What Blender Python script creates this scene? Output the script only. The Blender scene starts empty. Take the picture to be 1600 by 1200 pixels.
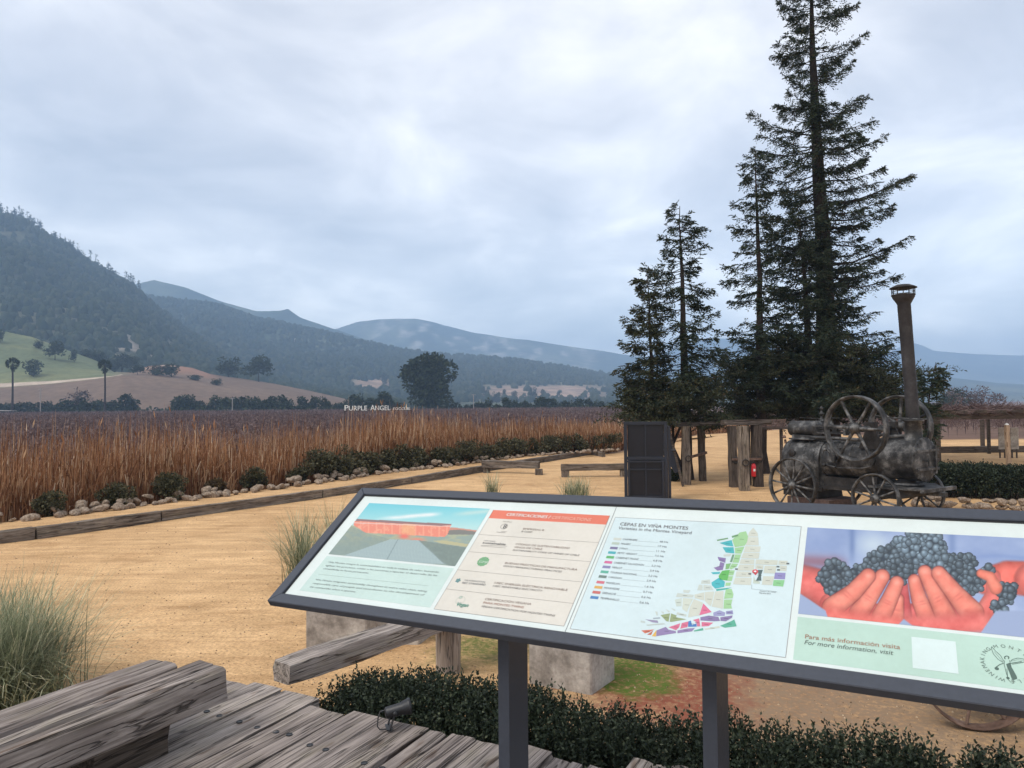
import bpy, math, random
import numpy as np
from mathutils import Vector, Matrix
R = math.radians
random.seed(7)
rng = np.random.default_rng(11)
scene = bpy.context.scene
col = scene.collection

# ------------------------------------------------------------------ camera
CAMZ = 2.2
F = 1115.0
PITCH, ROLL = R(1.59), R(-0.5)
cam_d = bpy.data.cameras.new('camera')
cam = bpy.data.objects.new('camera', cam_d)
col.objects.link(cam)
cam_d.sensor_width = 36.0
cam_d.lens = F / 1600 * 36
cam_d.clip_start = 0.05
cam_d.clip_end = 40000
CM = Matrix.Rotation(R(90) + PITCH, 4, 'X') @ Matrix.Rotation(ROLL, 4, 'Z')
cam.matrix_world = Matrix.Translation((0, 0, CAMZ)) @ CM
scene.camera = cam
CR = np.array(CM.to_3x3())

# ------------------------------------------------------------------ world, sun, exposure
SUN_EL, SUN_AZ = 52, 235            # azimuth measured clockwise from +Y
world = bpy.data.worlds.new('World')
scene.world = world
world.use_nodes = True
wn, wl = world.node_tree.nodes, world.node_tree.links
wn.clear()
w_out = wn.new('ShaderNodeOutputWorld')
w_add = wn.new('ShaderNodeAddShader')
bg1 = wn.new('ShaderNodeBackground'); bg1.inputs['Strength'].default_value = 0.05
sky = wn.new('ShaderNodeTexSky'); sky.sky_type = 'NISHITA'; sky.sun_disc = False
sky.sun_elevation = R(SUN_EL); sky.sun_rotation = R(SUN_AZ)
wl.new(sky.outputs[0], bg1.inputs['Color'])
bg2 = wn.new('ShaderNodeBackground'); bg2.inputs['Strength'].default_value = 1.0
tc = wn.new('ShaderNodeTexCoord')
sep = wn.new('ShaderNodeSeparateXYZ'); wl.new(tc.outputs['Generated'], sep.inputs[0])
def wmath(op, a, b=None):
    n = wn.new('ShaderNodeMath'); n.operation = op
    for i, v in enumerate((a, b)):
        if v is None: continue
        if isinstance(v, (int, float)): n.inputs[i].default_value = v
        else: wl.new(v, n.inputs[i])
    return n.outputs[0]
zz = wmath('ADD', wmath('MAXIMUM', sep.outputs[2], 0.0), 0.30)
cmb = wn.new('ShaderNodeCombineXYZ')
wl.new(wmath('DIVIDE', sep.outputs[0], zz), cmb.inputs[0])
wl.new(wmath('DIVIDE', sep.outputs[1], zz), cmb.inputs[1])
wl.new(wmath('MULTIPLY', sep.outputs[2], 1.1), cmb.inputs[2])
def wnoise(scale, detail, rough, dist, off):
    mp = wn.new('ShaderNodeMapping'); mp.inputs['Location'].default_value = off
    wl.new(cmb.outputs[0], mp.inputs['Vector'])
    n = wn.new('ShaderNodeTexNoise'); n.inputs['Scale'].default_value = scale
    n.inputs['Detail'].default_value = detail; n.inputs['Roughness'].default_value = rough
    n.inputs['Distortion'].default_value = dist
    wl.new(mp.outputs[0], n.inputs['Vector']); return n.outputs[0]
n1 = wnoise(0.95, 6, 0.52, 0.3, (1.7, 8.3, 0))
n2 = wnoise(2.6, 9, 0.56, 0.5, (7.7, 4.2, 2))
mixn = wmath('ADD', wmath('MULTIPLY', n1, 0.66), wmath('MULTIPLY', n2, 0.40))
ramp = wn.new('ShaderNodeValToRGB')
cr = ramp.color_ramp
cr.elements[0].position = 0.36; cr.elements[0].color = (0.255, 0.256, 0.258, 1)
cr.elements[1].position = 0.63; cr.elements[1].color = (0.665, 0.635, 0.590, 1)
e = cr.elements.new(0.475); e.color = (0.385, 0.378, 0.370, 1)
e = cr.elements.new(0.55); e.color = (0.510, 0.495, 0.472, 1)
wl.new(mixn, ramp.inputs[0])
wl.new(ramp.outputs[0], bg2.inputs['Color'])
hz = wmath('POWER', wmath('SUBTRACT', 1.0, wmath('MAXIMUM', sep.outputs[2], 0.0)), 5.0)
wl.new(wmath('MULTIPLY_ADD' if 0 else 'ADD', wmath('MULTIPLY', hz, 0.9), 1.0), bg2.inputs['Strength'])
wl.new(bg1.outputs[0], w_add.inputs[0]); wl.new(bg2.outputs[0], w_add.inputs[1])
wl.new(w_add.outputs[0], w_out.inputs['Surface'])

sun_d = bpy.data.lights.new('sun', 'SUN')
sun_d.energy = 1.5; sun_d.angle = R(28); sun_d.color = (1.0, 0.95, 0.87)
sun = bpy.data.objects.new('sun', sun_d); col.objects.link(sun)
sdir = Vector((math.sin(R(SUN_AZ)) * math.cos(R(SUN_EL)), math.cos(R(SUN_AZ)) * math.cos(R(SUN_EL)), math.sin(R(SUN_EL))))
sun.rotation_euler = sdir.to_track_quat('Z', 'Y').to_euler()
scene.view_settings.view_transform = 'Standard'
scene.view_settings.look = 'None'
scene.view_settings.exposure = 0.76
scene.view_settings.gamma = 1.0
scene.view_settings.use_curve_mapping = False
cy = scene.cycles
cy.use_denoising = True
cy.volume_bounces = 1
cy.max_bounces = 5
cy.diffuse_bounces = 3
cy.transparent_max_bounces = 8

# ------------------------------------------------------------------ measuring helpers
def ray(px, py):
    d = CR @ np.array([(px - 800) / F, -(py - 600) / F, -1.0])
    return d
def gp(px, py, z=0.0):
    d = ray(px, py); t = (z - CAMZ) / d[2]
    return np.array([d[0] * t, d[1] * t, z])
def at(px, py, Y):
    d = ray(px, py); t = Y / d[1]
    return np.array([d[0] * t, Y, CAMZ + d[2] * t])

# ------------------------------------------------------------------ noise
def _h(ix, iy, s):
    n = (ix.astype(np.int64) * 374761393 + iy.astype(np.int64) * 668265263 + s * 1442695041) & 0x7fffffff
    n = ((n ^ (n >> 13)) * 1274126177) & 0x7fffffff
    n = (n ^ (n >> 16)) & 0xffff
    return n / 65535.0
def vn(x, y, s=0):
    x = np.asarray(x, float); y = np.asarray(y, float)
    ix, iy = np.floor(x), np.floor(y); fx, fy = x - ix, y - iy
    ux, uy = fx * fx * (3 - 2 * fx), fy * fy * (3 - 2 * fy)
    a, b, c, d = _h(ix, iy, s), _h(ix + 1, iy, s), _h(ix, iy + 1, s), _h(ix + 1, iy + 1, s)
    return (a * (1 - ux) + b * ux) * (1 - uy) + (c * (1 - ux) + d * ux) * uy
def fbm(x, y, s=0, o=4):
    t, a, k = 0, 0.5, 1.0
    for i in range(o):
        t = t + a * vn(np.asarray(x) * k, np.asarray(y) * k, s + i * 17); a *= 0.5; k *= 2.03
    return t / (1 - 0.5 ** o)

# ------------------------------------------------------------------ object helpers
def tag(o, label=None, cat=None, group=None, kind=None):
    if label: o['label'] = label
    if cat: o['category'] = cat
    if group: o['group'] = group
    if kind: o['kind'] = kind
    return o
def empty(name, loc, rz=0.0, label=None, cat=None, group=None):
    o = bpy.data.objects.new(name, None); col.objects.link(o)
    o.location = tuple(float(v) for v in loc); o.rotation_euler = (0, 0, rz); o.empty_display_size = 0.1
    return tag(o, label, cat, group)
def link(name, me, parent=None, loc=None, rz=None):
    o = bpy.data.objects.new(name, me); col.objects.link(o)
    if parent is not None: o.parent = parent
    if loc is not None: o.location = tuple(float(v) for v in loc)
    if rz is not None: o.rotation_euler = (0, 0, rz)
    return o
def copy_tree(o, parent=None):
    c = o.copy(); col.objects.link(c)
    if parent is not None: c.parent = parent
    for ch in list(o.children): copy_tree(ch, c)
    return c
def raw_mesh(name, V, Fc, mats, mi=None, smooth=False, n=4):
    """V (N,3), Fc (M,n) arrays -> mesh"""
    V = np.asarray(V, np.float32); Fc = np.asarray(Fc, np.int32)
    me = bpy.data.meshes.new(name)
    me.vertices.add(len(V)); me.vertices.foreach_set('co', V.ravel())
    me.loops.add(Fc.size); me.loops.foreach_set('vertex_index', Fc.ravel())
    me.polygons.add(len(Fc))
    me.polygons.foreach_set('loop_start', np.arange(0, Fc.size, n, dtype=np.int32))
    me.polygons.foreach_set('loop_total', np.full(len(Fc), n, np.int32))
    for m in (mats if isinstance(mats, (list, tuple)) else [mats]): me.materials.append(m)
    if mi is not None: me.polygons.foreach_set('material_index', np.asarray(mi, np.int32))
    if smooth: me.polygons.foreach_set('use_smooth', np.ones(len(Fc), bool))
    me.update(calc_edges=True)
    return me
def quads_mesh(name, Q, mats, mi=None, smooth=False):
    Q = np.asarray(Q, np.float32).reshape(-1, 4, 3)
    return raw_mesh(name, Q.reshape(-1, 3), np.arange(len(Q) * 4).reshape(-1, 4), mats, mi, smooth)
def vcol(me, C, name='Col'):
    a = me.color_attributes.new(name, 'FLOAT_COLOR', 'POINT')
    C = np.asarray(C, np.float32)
    if C.shape[1] == 3: C = np.hstack([C, np.ones((len(C), 1), np.float32)])
    a.data.foreach_set('color', C.ravel())

class MB:
    """collects shapes into one mesh"""
    def __init__(s): s.v = []; s.f = []; s.m = []; s.sm = []
    def add(s, V, Fs, m=0, smooth=False):
        b = len(s.v); s.v.extend([tuple(float(c) for c in p) for p in V])
        for f in Fs: s.f.append(tuple(b + i for i in f)); s.m.append(m); s.sm.append(smooth)
    def box(s, c, sz, m=0, rz=0.0, M=None):
        hx, hy, hz = sz[0] / 2, sz[1] / 2, sz[2] / 2
        V = [Vector((x * hx, y * hy, z * hz)) for z in (-1, 1) for y in (-1, 1) for x in (-1, 1)]
        if M is not None: V = [M @ v for v in V]
        elif rz: V = [Matrix.Rotation(rz, 3, 'Z') @ v for v in V]
        V = [(v[0] + c[0], v[1] + c[1], v[2] + c[2]) for v in V]
        s.add(V, [(0, 2, 3, 1), (4, 5, 7, 6), (0, 1, 5, 4), (2, 6, 7, 3), (0, 4, 6, 2), (1, 3, 7, 5)], m)
    def bar(s, a, b, w, h, m=0):
        a, b = Vector(a), Vector(b); d = b - a; L = d.length
        q = d.to_track_quat('X', 'Z').to_matrix()
        s.box((a + b) / 2, (L, w, h), m, M=q)
    def tube(s, P, r, n=10, m=0, smooth=True, cap=True):
        P = [Vector(tuple(float(c) for c in p)) for p in P]; k = len(P)
        if not hasattr(r, '__len__'): r = [r] * k
        V = []; up = None
        for i, p in enumerate(P):
            t = (P[min(i + 1, k - 1)] - P[max(i - 1, 0)]).normalized()
            if up is None:
                up = Vector((0, 0, 1)) if abs(t.z) < 0.9 else Vector((1, 0, 0))
            x = t.cross(up).normalized(); y = x.cross(t).normalized(); up = y
            for j in range(n):
                a = 2 * math.pi * j / n
                V.append(p + x * (math.cos(a) * r[i]) + y * (math.sin(a) * r[i]))
        Fs = [(i * n + j, i * n + (j + 1) % n, (i + 1) * n + (j + 1) % n, (i + 1) * n + j) for i in range(k - 1) for j in range(n)]
        s.add(V, Fs, m, smooth)
        if cap:
            s.add(V[:n], [tuple(range(n))[::-1]], m); s.add(V[-n:], [tuple(range(n))], m)
    def lathe(s, prof, c=(0, 0, 0), axis='Z', n=24, m=0, smooth=True, closed=False):
        V = []
        for (r, h) in prof:
            for j in range(n):
                a = 2 * math.pi * j / n; x, y = math.cos(a) * r, math.sin(a) * r
                if axis == 'Z': p = (x, y, h)
                elif axis == 'Y': p = (x, h, y)
                else: p = (h, x, y)
                V.append((p[0] + c[0], p[1] + c[1], p[2] + c[2]))
        k = len(prof)
        rng_ = range(k) if closed else range(k - 1)
        Fs = [(i * n + j, i * n + (j + 1) % n, ((i + 1) % k) * n + (j + 1) % n, ((i + 1) % k) * n + j) for i in rng_ for j in range(n)]
        s.add(V, Fs, m, smooth)
    def prism(s, poly, z0, z1, m=0):
        n = len(poly)
        V = [(p[0], p[1], z0) for p in poly] + [(p[0], p[1], z1) for p in poly]
        s.add(V, [tuple(range(n))[::-1], tuple(range(n, 2 * n))] + [(i, (i + 1) % n, n + (i + 1) % n, n + i) for i in range(n)], m)
    def slab(s, A, B, m=0):
        n = len(A)
        s.add(list(A) + list(B), [tuple(range(n))[::-1], tuple(range(n, 2 * n))] + [(i, (i + 1) % n, n + (i + 1) % n, n + i) for i in range(n)], m)
    def mesh(s, name, mats, bev=0.0):
        me = bpy.data.meshes.new(name); me.from_pydata(s.v, [], s.f)
        for m in (mats if isinstance(mats, (list, tuple)) else [mats]): me.materials.append(m)
        me.polygons.foreach_set('material_index', s.m); me.polygons.foreach_set('use_smooth', s.sm)
        import bmesh
        bm = bmesh.new(); bm.from_mesh(me)
        bmesh.ops.recalc_face_normals(bm, faces=bm.faces[:])
        if bev > 0:
            bmesh.ops.bevel(bm, geom=bm.edges[:], offset=bev, segments=1, affect='EDGES', clamp_overlap=True)
        bm.to_mesh(me); bm.free()
        return me
    def build(s, name, mats, parent=None, bev=0.0, loc=None, rz=None):
        return link(name, s.mesh(name, mats, bev), parent, loc, rz)

# ------------------------------------------------------------------ materials
class NT:
    def __init__(s, name):
        s.mat = bpy.data.materials.new(name); s.mat.use_nodes = True
        s.n, s.l = s.mat.node_tree.nodes, s.mat.node_tree.links
        s.b = s.n['Principled BSDF']
    def node(s, t, **kw):
        n = s.n.new(t)
        for k, v in kw.items():
            if hasattr(n, k): setattr(n, k, v)
            else: n.inputs[k.replace('_', ' ')].default_value = v
        return n
    def coords(s, scale=(1, 1, 1), kind='Object', rand=False):
        t = s.n.new('ShaderNodeTexCoord'); mp = s.n.new('ShaderNodeMapping')
        mp.inputs['Scale'].default_value = scale
        s.l.new(t.outputs[kind], mp.inputs['Vector'])
        if rand:
            oi = s.n.new('ShaderNodeObjectInfo'); vm = s.n.new('ShaderNodeVectorMath'); vm.operation = 'MULTIPLY_ADD'
            s.l.new(oi.outputs['Random'], vm.inputs[0]); vm.inputs[1].default_value = (37, 61, 23)
            s.l.new(t.outputs[kind], vm.inputs[2]); s.l.new(vm.outputs[0], mp.inputs['Vector'])
        return mp.outputs[0]
    def noise(s, vec, scale, detail=5, rough=0.6, dist=0.0):
        n = s.node('ShaderNodeTexNoise', Scale=scale, Detail=detail, Roughness=rough, Distortion=dist)
        s.l.new(vec, n.inputs['Vector']); return n.outputs[0]
    def ramp(s, fac, stops):
        n = s.n.new('ShaderNodeValToRGB'); r = n.color_ramp
        while len(r.elements) < len(stops): r.elements.new(0.5)
        for e, (p, c) in zip(r.elements, stops):
            e.position = p; e.color = (*c, 1) if len(c) == 3 else c
        s.l.new(fac, n.inputs[0]); return n.outputs[0]
    def mix(s, a, b, fac, mode='MIX'):
        n = s.n.new('ShaderNodeMix'); n.data_type = 'RGBA'; n.blend_type = mode
        for sock, v in ((n.inputs[0], fac), (n.inputs[6], a), (n.inputs[7], b)):
            if isinstance(v, (int, float)): sock.default_value = v
            elif isinstance(v, tuple): sock.default_value = (*v, 1)
            else: s.l.new(v, sock)
        return n.outputs[2]
    def math(s, op, a, b=0.0, c=None):
        n = s.n.new('ShaderNodeMath'); n.operation = op
        for i, v in enumerate((a, b, c)):
            if v is None: continue
            if isinstance(v, (int, float)): n.inputs[i].default_value = v
            else: s.l.new(v, n.inputs[i])
        return n.outputs[0]
    def bump(s, h, strength=0.5, dist=0.01, prev=None):
        n = s.n.new('ShaderNodeBump'); n.inputs['Strength'].default_value = strength; n.inputs['Distance'].default_value = dist
        s.l.new(h, n.inputs['Height'])
        if prev is not None: s.l.new(prev, n.inputs['Normal'])
        return n.outputs[0]
    def done(s, color=None, rough=0.8, normal=None, metal=0.0, spec=0.3):
        if isinstance(color, tuple): s.b.inputs['Base Color'].default_value = (*color, 1)
        elif color is not None: s.l.new(color, s.b.inputs['Base Color'])
        if isinstance(rough, (int, float)): s.b.inputs['Roughness'].default_value = rough
        else: s.l.new(rough, s.b.inputs['Roughness'])
        s.b.inputs['Metallic'].default_value = metal
        s.b.inputs['Specular IOR Level'].default_value = spec
        if normal is not None: s.l.new(normal, s.b.inputs['Normal'])
        return s.mat

def m_speckle(name, stops, scale=4, rough=0.85, bump=0.3, bdist=0.01, detail=6, spec=0.3, metal=0.0, kind='Object', fine=30, rand=False):
    t = NT(name); v = t.coords(kind=kind, rand=rand)
    a = t.noise(v, scale, detail, 0.65)
    c = t.ramp(a, stops)
    f = t.noise(v, fine, 4, 0.6)
    c = t.mix(c, t.ramp(f, [(0.3, (0.62, 0.62, 0.62)), (0.7, (1.25, 1.25, 1.25))]), 0.6, 'MULTIPLY')
    return t.done(c, rough, t.bump(f, bump, bdist), metal, spec)

def m_wood(name, dark, mid, light, gs=1.0, crack=0.75):
    """weathered timber, grain along local X"""
    t = NT(name)
    v = t.coords((1.2 * gs, 23 * gs, 23 * gs), rand=True)
    g = t.noise(v, 1.6, 8, 0.68, 0.35)
    v2 = t.coords((1.3 * gs, 70 * gs, 70 * gs), rand=True)
    g2 = t.noise(v2, 1.5, 4, 0.6, 0.4)
    v3 = t.coords((1, 1, 1), rand=True)
    blot = t.noise(v3, 2.2, 4, 0.6)
    c = t.ramp(g, [(0.28, dark), (0.47, mid), (0.66, light)])
    c = t.mix(c, t.ramp(g2, [(0.30, (0.50, 0.48, 0.46)), (0.55, (1.1, 1.1, 1.1))]), 0.6, 'MULTIPLY')
    c = t.mix(c, t.ramp(blot, [(0.35, (0.72, 0.70, 0.70)), (0.65, (1.18, 1.16, 1.12))]), 0.7, 'MULTIPLY')
    # rusty water stains and knots
    v5 = t.coords((2.2, 9, 9), rand=True); kn = t.noise(v5, 1.4, 2, 0.4)
    c = t.mix(c, t.ramp(kn, [(0.66, (1, 1, 1)), (0.72, (0.50, 0.42, 0.36)), (0.78, (0.30, 0.25, 0.22))]), 0.9, 'MULTIPLY')
    v6 = t.coords((0.8, 3, 3), rand=True); mo = t.noise(v6, 2.6, 6, 0.7)
    c = t.mix(c, t.ramp(mo, [(0.52, (1, 1, 1)), (0.70, (0.86, 0.88, 0.74))]), 0.7, 'MULTIPLY')
    # long drying cracks
    v4 = t.coords((0.5 * gs, 13 * gs, 13 * gs), rand=True)
    cr_ = t.noise(v4, 1.9, 3, 0.5, 0.6)
    d = t.math('ABSOLUTE', t.math('SUBTRACT', cr_, 0.5))
    k = t.ramp(d, [(0.0, (0, 0, 0)), (0.010, (0.35, 0.35, 0.35)), (0.022, (1, 1, 1))])
    c = t.mix(c, k, crack, 'MULTIPLY')
    oi = t.n.new('ShaderNodeObjectInfo')
    c = t.mix(c, t.ramp(oi.outputs['Random'], [(0, (0.82, 0.80, 0.80)), (0.5, (1, 1, 1)), (1, (1.16, 1.13, 1.08))]), 1.0, 'MULTIPLY')
    nb = t.bump(g, 0.5, 0.012); nb = t.bump(g2, 0.6, 0.004, nb); nb = t.bump(k, 0.9, 0.006, nb)
    return t.done(c, 0.88, nb, spec=0.2)

def m_leaf(name, stops, trans=0.25, rough=0.6, spec=0.25):
    t = NT(name)
    gi = t.n.new('ShaderNodeNewGeometry')
    c = t.ramp(gi.outputs['Random Per Island'], stops)
    v = t.coords()
    big = t.noise(v, 1.2, 3, 0.6)
    c = t.mix(c, t.ramp(big, [(0.3, (0.65, 0.65, 0.65)), (0.7, (1.3, 1.3, 1.25))]), 0.7, 'MULTIPLY')
    t.done(c, rough, None, spec=spec)
    if trans > 0:
        out = t.n['Material Output']; ad = t.n.new('ShaderNodeMixShader'); tr = t.n.new('ShaderNodeBsdfTranslucent')
        t.l.new(c, tr.inputs['Color']); ad.inputs[0].default_value = trans
        t.l.new(t.b.outputs[0], ad.inputs[1]); t.l.new(tr.outputs[0], ad.inputs[2]); t.l.new(ad.outputs[0], out.inputs['Surface'])
    return t.mat

def m_vcol(name, rough=0.9, spec=0.1, nscale=0.05, amt=0.5, bump=0.0, nscale2=None):
    t = NT(name)
    a = t.n.new('ShaderNodeVertexColor'); a.layer_name = 'Col'
    c = a.outputs[0]
    nb = None
    if amt > 0:
        v = t.coords()
        n = t.noise(v, nscale, 8, 0.7)
        c = t.mix(c, t.ramp(n, [(0.36, (0.45, 0.45, 0.45)), (0.64, (1.5, 1.5, 1.5))]), amt, 'MULTIPLY')
        if bump: nb = t.bump(n, bump, 6.0)
    return t.done(c, rough, nb, spec=spec)

def m_plain(name, c, rough=0.5, metal=0.0, spec=0.5, var=0.12, scale=20, bump=0.0):
    t = NT(name); v = t.coords(); n = t.noise(v, scale, 5, 0.6)
    lo, hi = 1 - var, 1 + var
    cc = t.ramp(n, [(0.3, tuple(x * lo for x in c)), (0.7, tuple(min(1, x * hi) for x in c))])
    r = t.math('MULTIPLY_ADD', n, 0.25, rough - 0.12)
    return t.done(cc, r, t.bump(n, bump, 0.003) if bump else None, metal, spec)

M = {}
M['deck'] = m_wood('weathered_deck', (0.12, 0.102, 0.092), (0.275, 0.240, 0.218), (0.40, 0.355, 0.325))
M['bench'] = m_wood('weathered_beam', (0.085, 0.070, 0.063), (0.215, 0.183, 0.166), (0.36, 0.318, 0.292), 0.8)
M['darkwood'] = m_wood('dark_post_timber', (0.030, 0.024, 0.020), (0.075, 0.060, 0.050), (0.14, 0.115, 0.10))
M['greywood'] = m_wood('grey_edging_timber', (0.06, 0.048, 0.04), (0.16, 0.132, 0.11), (0.28, 0.24, 0.20))
M['frame'] = m_plain('charcoal_powder_coat', (0.036, 0.042, 0.056), 0.42, 0.0, 0.45, 0.10, 60)
M['black'] = m_plain('black_plastic', (0.018, 0.018, 0.02), 0.45)
M['door'] = m_plain('blue_black_paint', (0.010, 0.013, 0.022), 0.5, 0, 0.4, 0.25, 6)
M['doorpanel'] = m_plain('dark_glass_panel', (0.008, 0.008, 0.012), 0.4, 0, 0.3, 0.25, 4)
M['concrete'] = m_speckle('stained_concrete', [(0.34, (0.17, 0.15, 0.13)), (0.5, (0.36, 0.325, 0.29)), (0.66, (0.52, 0.48, 0.43))], 3.0, 0.9, 0.35, 0.008, 8)
M['iron'] = m_speckle('weathered_iron', [(0.36, (0.014, 0.014, 0.014)), (0.5, (0.046, 0.045, 0.045)), (0.64, (0.165, 0.162, 0.158))], 5.0, 0.62, 0.5, 0.01, 9, 0.4, 0.25, fine=45)
M['irondark'] = m_speckle('sooty_iron', [(0.30, (0.012, 0.011, 0.011)), (0.6, (0.04, 0.036, 0.034)), (0.75, (0.08, 0.07, 0.065))], 5.0, 0.7, 0.4, 0.01, 7, 0.3, 0.1)
M['rust'] = m_speckle('rusty_iron', [(0.3, (0.05, 0.028, 0.020)), (0.5, (0.12, 0.07, 0.05)), (0.7, (0.22, 0.15, 0.12))], 6.0, 0.75, 0.4, 0.008, 7)
M['rock'] = m_speckle('field_stone', [(0.3, (0.11, 0.075, 0.05)), (0.5, (0.27, 0.20, 0.145)), (0.7, (0.46, 0.38, 0.30))], 3.0, 0.9, 0.6, 0.02, 7, rand=True)
M['redwood'] = m_leaf('redwood_needles', [(0, (0.012, 0.021, 0.014)), (0.5, (0.022, 0.035, 0.020)), (0.88, (0.040, 0.054, 0.026)), (1, (0.075, 0.060, 0.035))], 0.2)
M['redwood_b'] = m_leaf('redwood_needles_olive', [(0, (0.016, 0.022, 0.012)), (0.5, (0.030, 0.038, 0.018)), (0.88, (0.052, 0.056, 0.026)), (1, (0.085, 0.062, 0.032))], 0.2)
M['bark'] = m_speckle('redwood_bark', [(0.3, (0.012, 0.009, 0.008)), (0.5, (0.030, 0.022, 0.019)), (0.7, (0.058, 0.044, 0.038))], 4.0, 0.95, 0.8, 0.03, 6)
M['hedge'] = m_leaf('box_leaves', [(0, (0.010, 0.015, 0.010)), (0.5, (0.021, 0.031, 0.018)), (0.9, (0.042, 0.055, 0.032)), (1, (0.09, 0.10, 0.06))], 0.12, 0.6, 0.2)
M['bush'] = m_leaf('bush_leaves', [(0, (0.030, 0.030, 0.015)), (0.5, (0.062, 0.060, 0.030)), (1, (0.13, 0.115, 0.06))], 0.2)
M['bushbrown'] = m_leaf('dry_bush_leaves', [(0, (0.05, 0.03, 0.018)), (0.6, (0.10, 0.065, 0.032)), (1, (0.17, 0.12, 0.06))], 0.2)
M['reed'] = m_leaf('dry_reeds', [(0, (0.10, 0.042, 0.022)), (0.35, (0.24, 0.105, 0.050)), (0.7, (0.38, 0.195, 0.100)), (0.9, (0.50, 0.32, 0.19)), (1, (0.70, 0.56, 0.42))], 0.25, 0.8, 0.1)
M['vine'] = m_leaf('dormant_vines', [(0, (0.065, 0.042, 0.042)), (0.5, (0.118, 0.078, 0.076)), (1, (0.19, 0.14, 0.13))], 0.0, 0.9, 0.1)
M['grass'] = m_leaf('tussock_blades', [(0, (0.12, 0.14, 0.08)), (0.5, (0.26, 0.29, 0.18)), (0.8, (0.42, 0.43, 0.29)), (1, (0.62, 0.57, 0.40))], 0.3, 0.6, 0.2)
M['fartree'] = m_leaf('far_tree_leaves', [(0, (0.014, 0.022, 0.012)), (0.6, (0.030, 0.042, 0.020)), (1, (0.055, 0.065, 0.032))], 0.1, 0.8, 0.1)
M['scrub'] = m_leaf('hill_scrub', [(0, (0.020, 0.029, 0.017)), (0.6, (0.032, 0.042, 0.024)), (1, (0.050, 0.056, 0.033))], 0.0, 0.9, 0.05)
M['baretree'] = m_leaf('bare_twigs', [(0, (0.07, 0.05, 0.045)), (1, (0.15, 0.11, 0.10))], 0.0, 0.9, 0.1)
M['white'] = m_plain('white_paint', (0.75, 0.74, 0.70), 0.5, 0, 0.3, 0.05)
M['red'] = m_plain('red_enamel', (0.55, 0.02, 0.03), 0.3)
M['plinth'] = m_speckle('dark_brick', [(0.3, (0.06, 0.04, 0.035)), (0.7, (0.15, 0.10, 0.085))], 8)
M['palewood'] = m_wood('pale_post_timber', (0.16, 0.11, 0.075), (0.30, 0.22, 0.155), (0.42, 0.33, 0.25))
# ------------------------------------------------------------------ ground
RL = np.array([(-60, -30)] + [tuple(gp(px, py, 0.17)[:2]) for px, py in
      [(-300, 858), (0, 818), (116, 805), (219, 791), (366, 772), (500, 755), (592, 741), (717, 727), (824, 713), (967, 704)]]
      + [tuple(gp(1100, 680)[:2]), tuple(gp(1225, 672)[:2]), (60, 75), (400, 120)])
def rl_y(x): return np.interp(x, RL[:, 0], RL[:, 1])
def behind(x, y): return (np.asarray(y) - rl_y(x)) * 0.62
def gz(x, y):
    s = behind(x, y)
    z = np.where(s > 1.0, -np.clip((s - 1.0) / 6.0, 0, 1) * 1.2, 0.0)
    near = np.clip(1 - np.hypot(x, y - 10) / 60, 0, 1)
    return z + near * ((fbm(np.asarray(x) * 0.35, np.asarray(y) * 0.35, 3) - 0.5) * 0.05 + (fbm(np.asarray(x) * 1.6, np.asarray(y) * 1.6, 5) - 0.5) * 0.018)
xs = np.unique(np.concatenate([-np.geomspace(14, 15000, 50), np.arange(-14, 26, 0.22), np.geomspace(26, 15000, 50)]))
ys = np.unique(np.concatenate([-np.geomspace(3, 3000, 15), np.arange(-3, 34, 0.22), np.arange(34, 66, 0.8), np.geomspace(66, 15000, 50)]))
GX, GY = np.meshgrid(xs, ys)
GZ = gz(GX, GY)
nx, ny = len(xs), len(ys)
ii = (np.arange(ny - 1)[:, None] * nx + np.arange(nx - 1)[None, :]).ravel()
GF = np.stack([ii, ii + 1, ii + nx + 1, ii + nx], 1)
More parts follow.
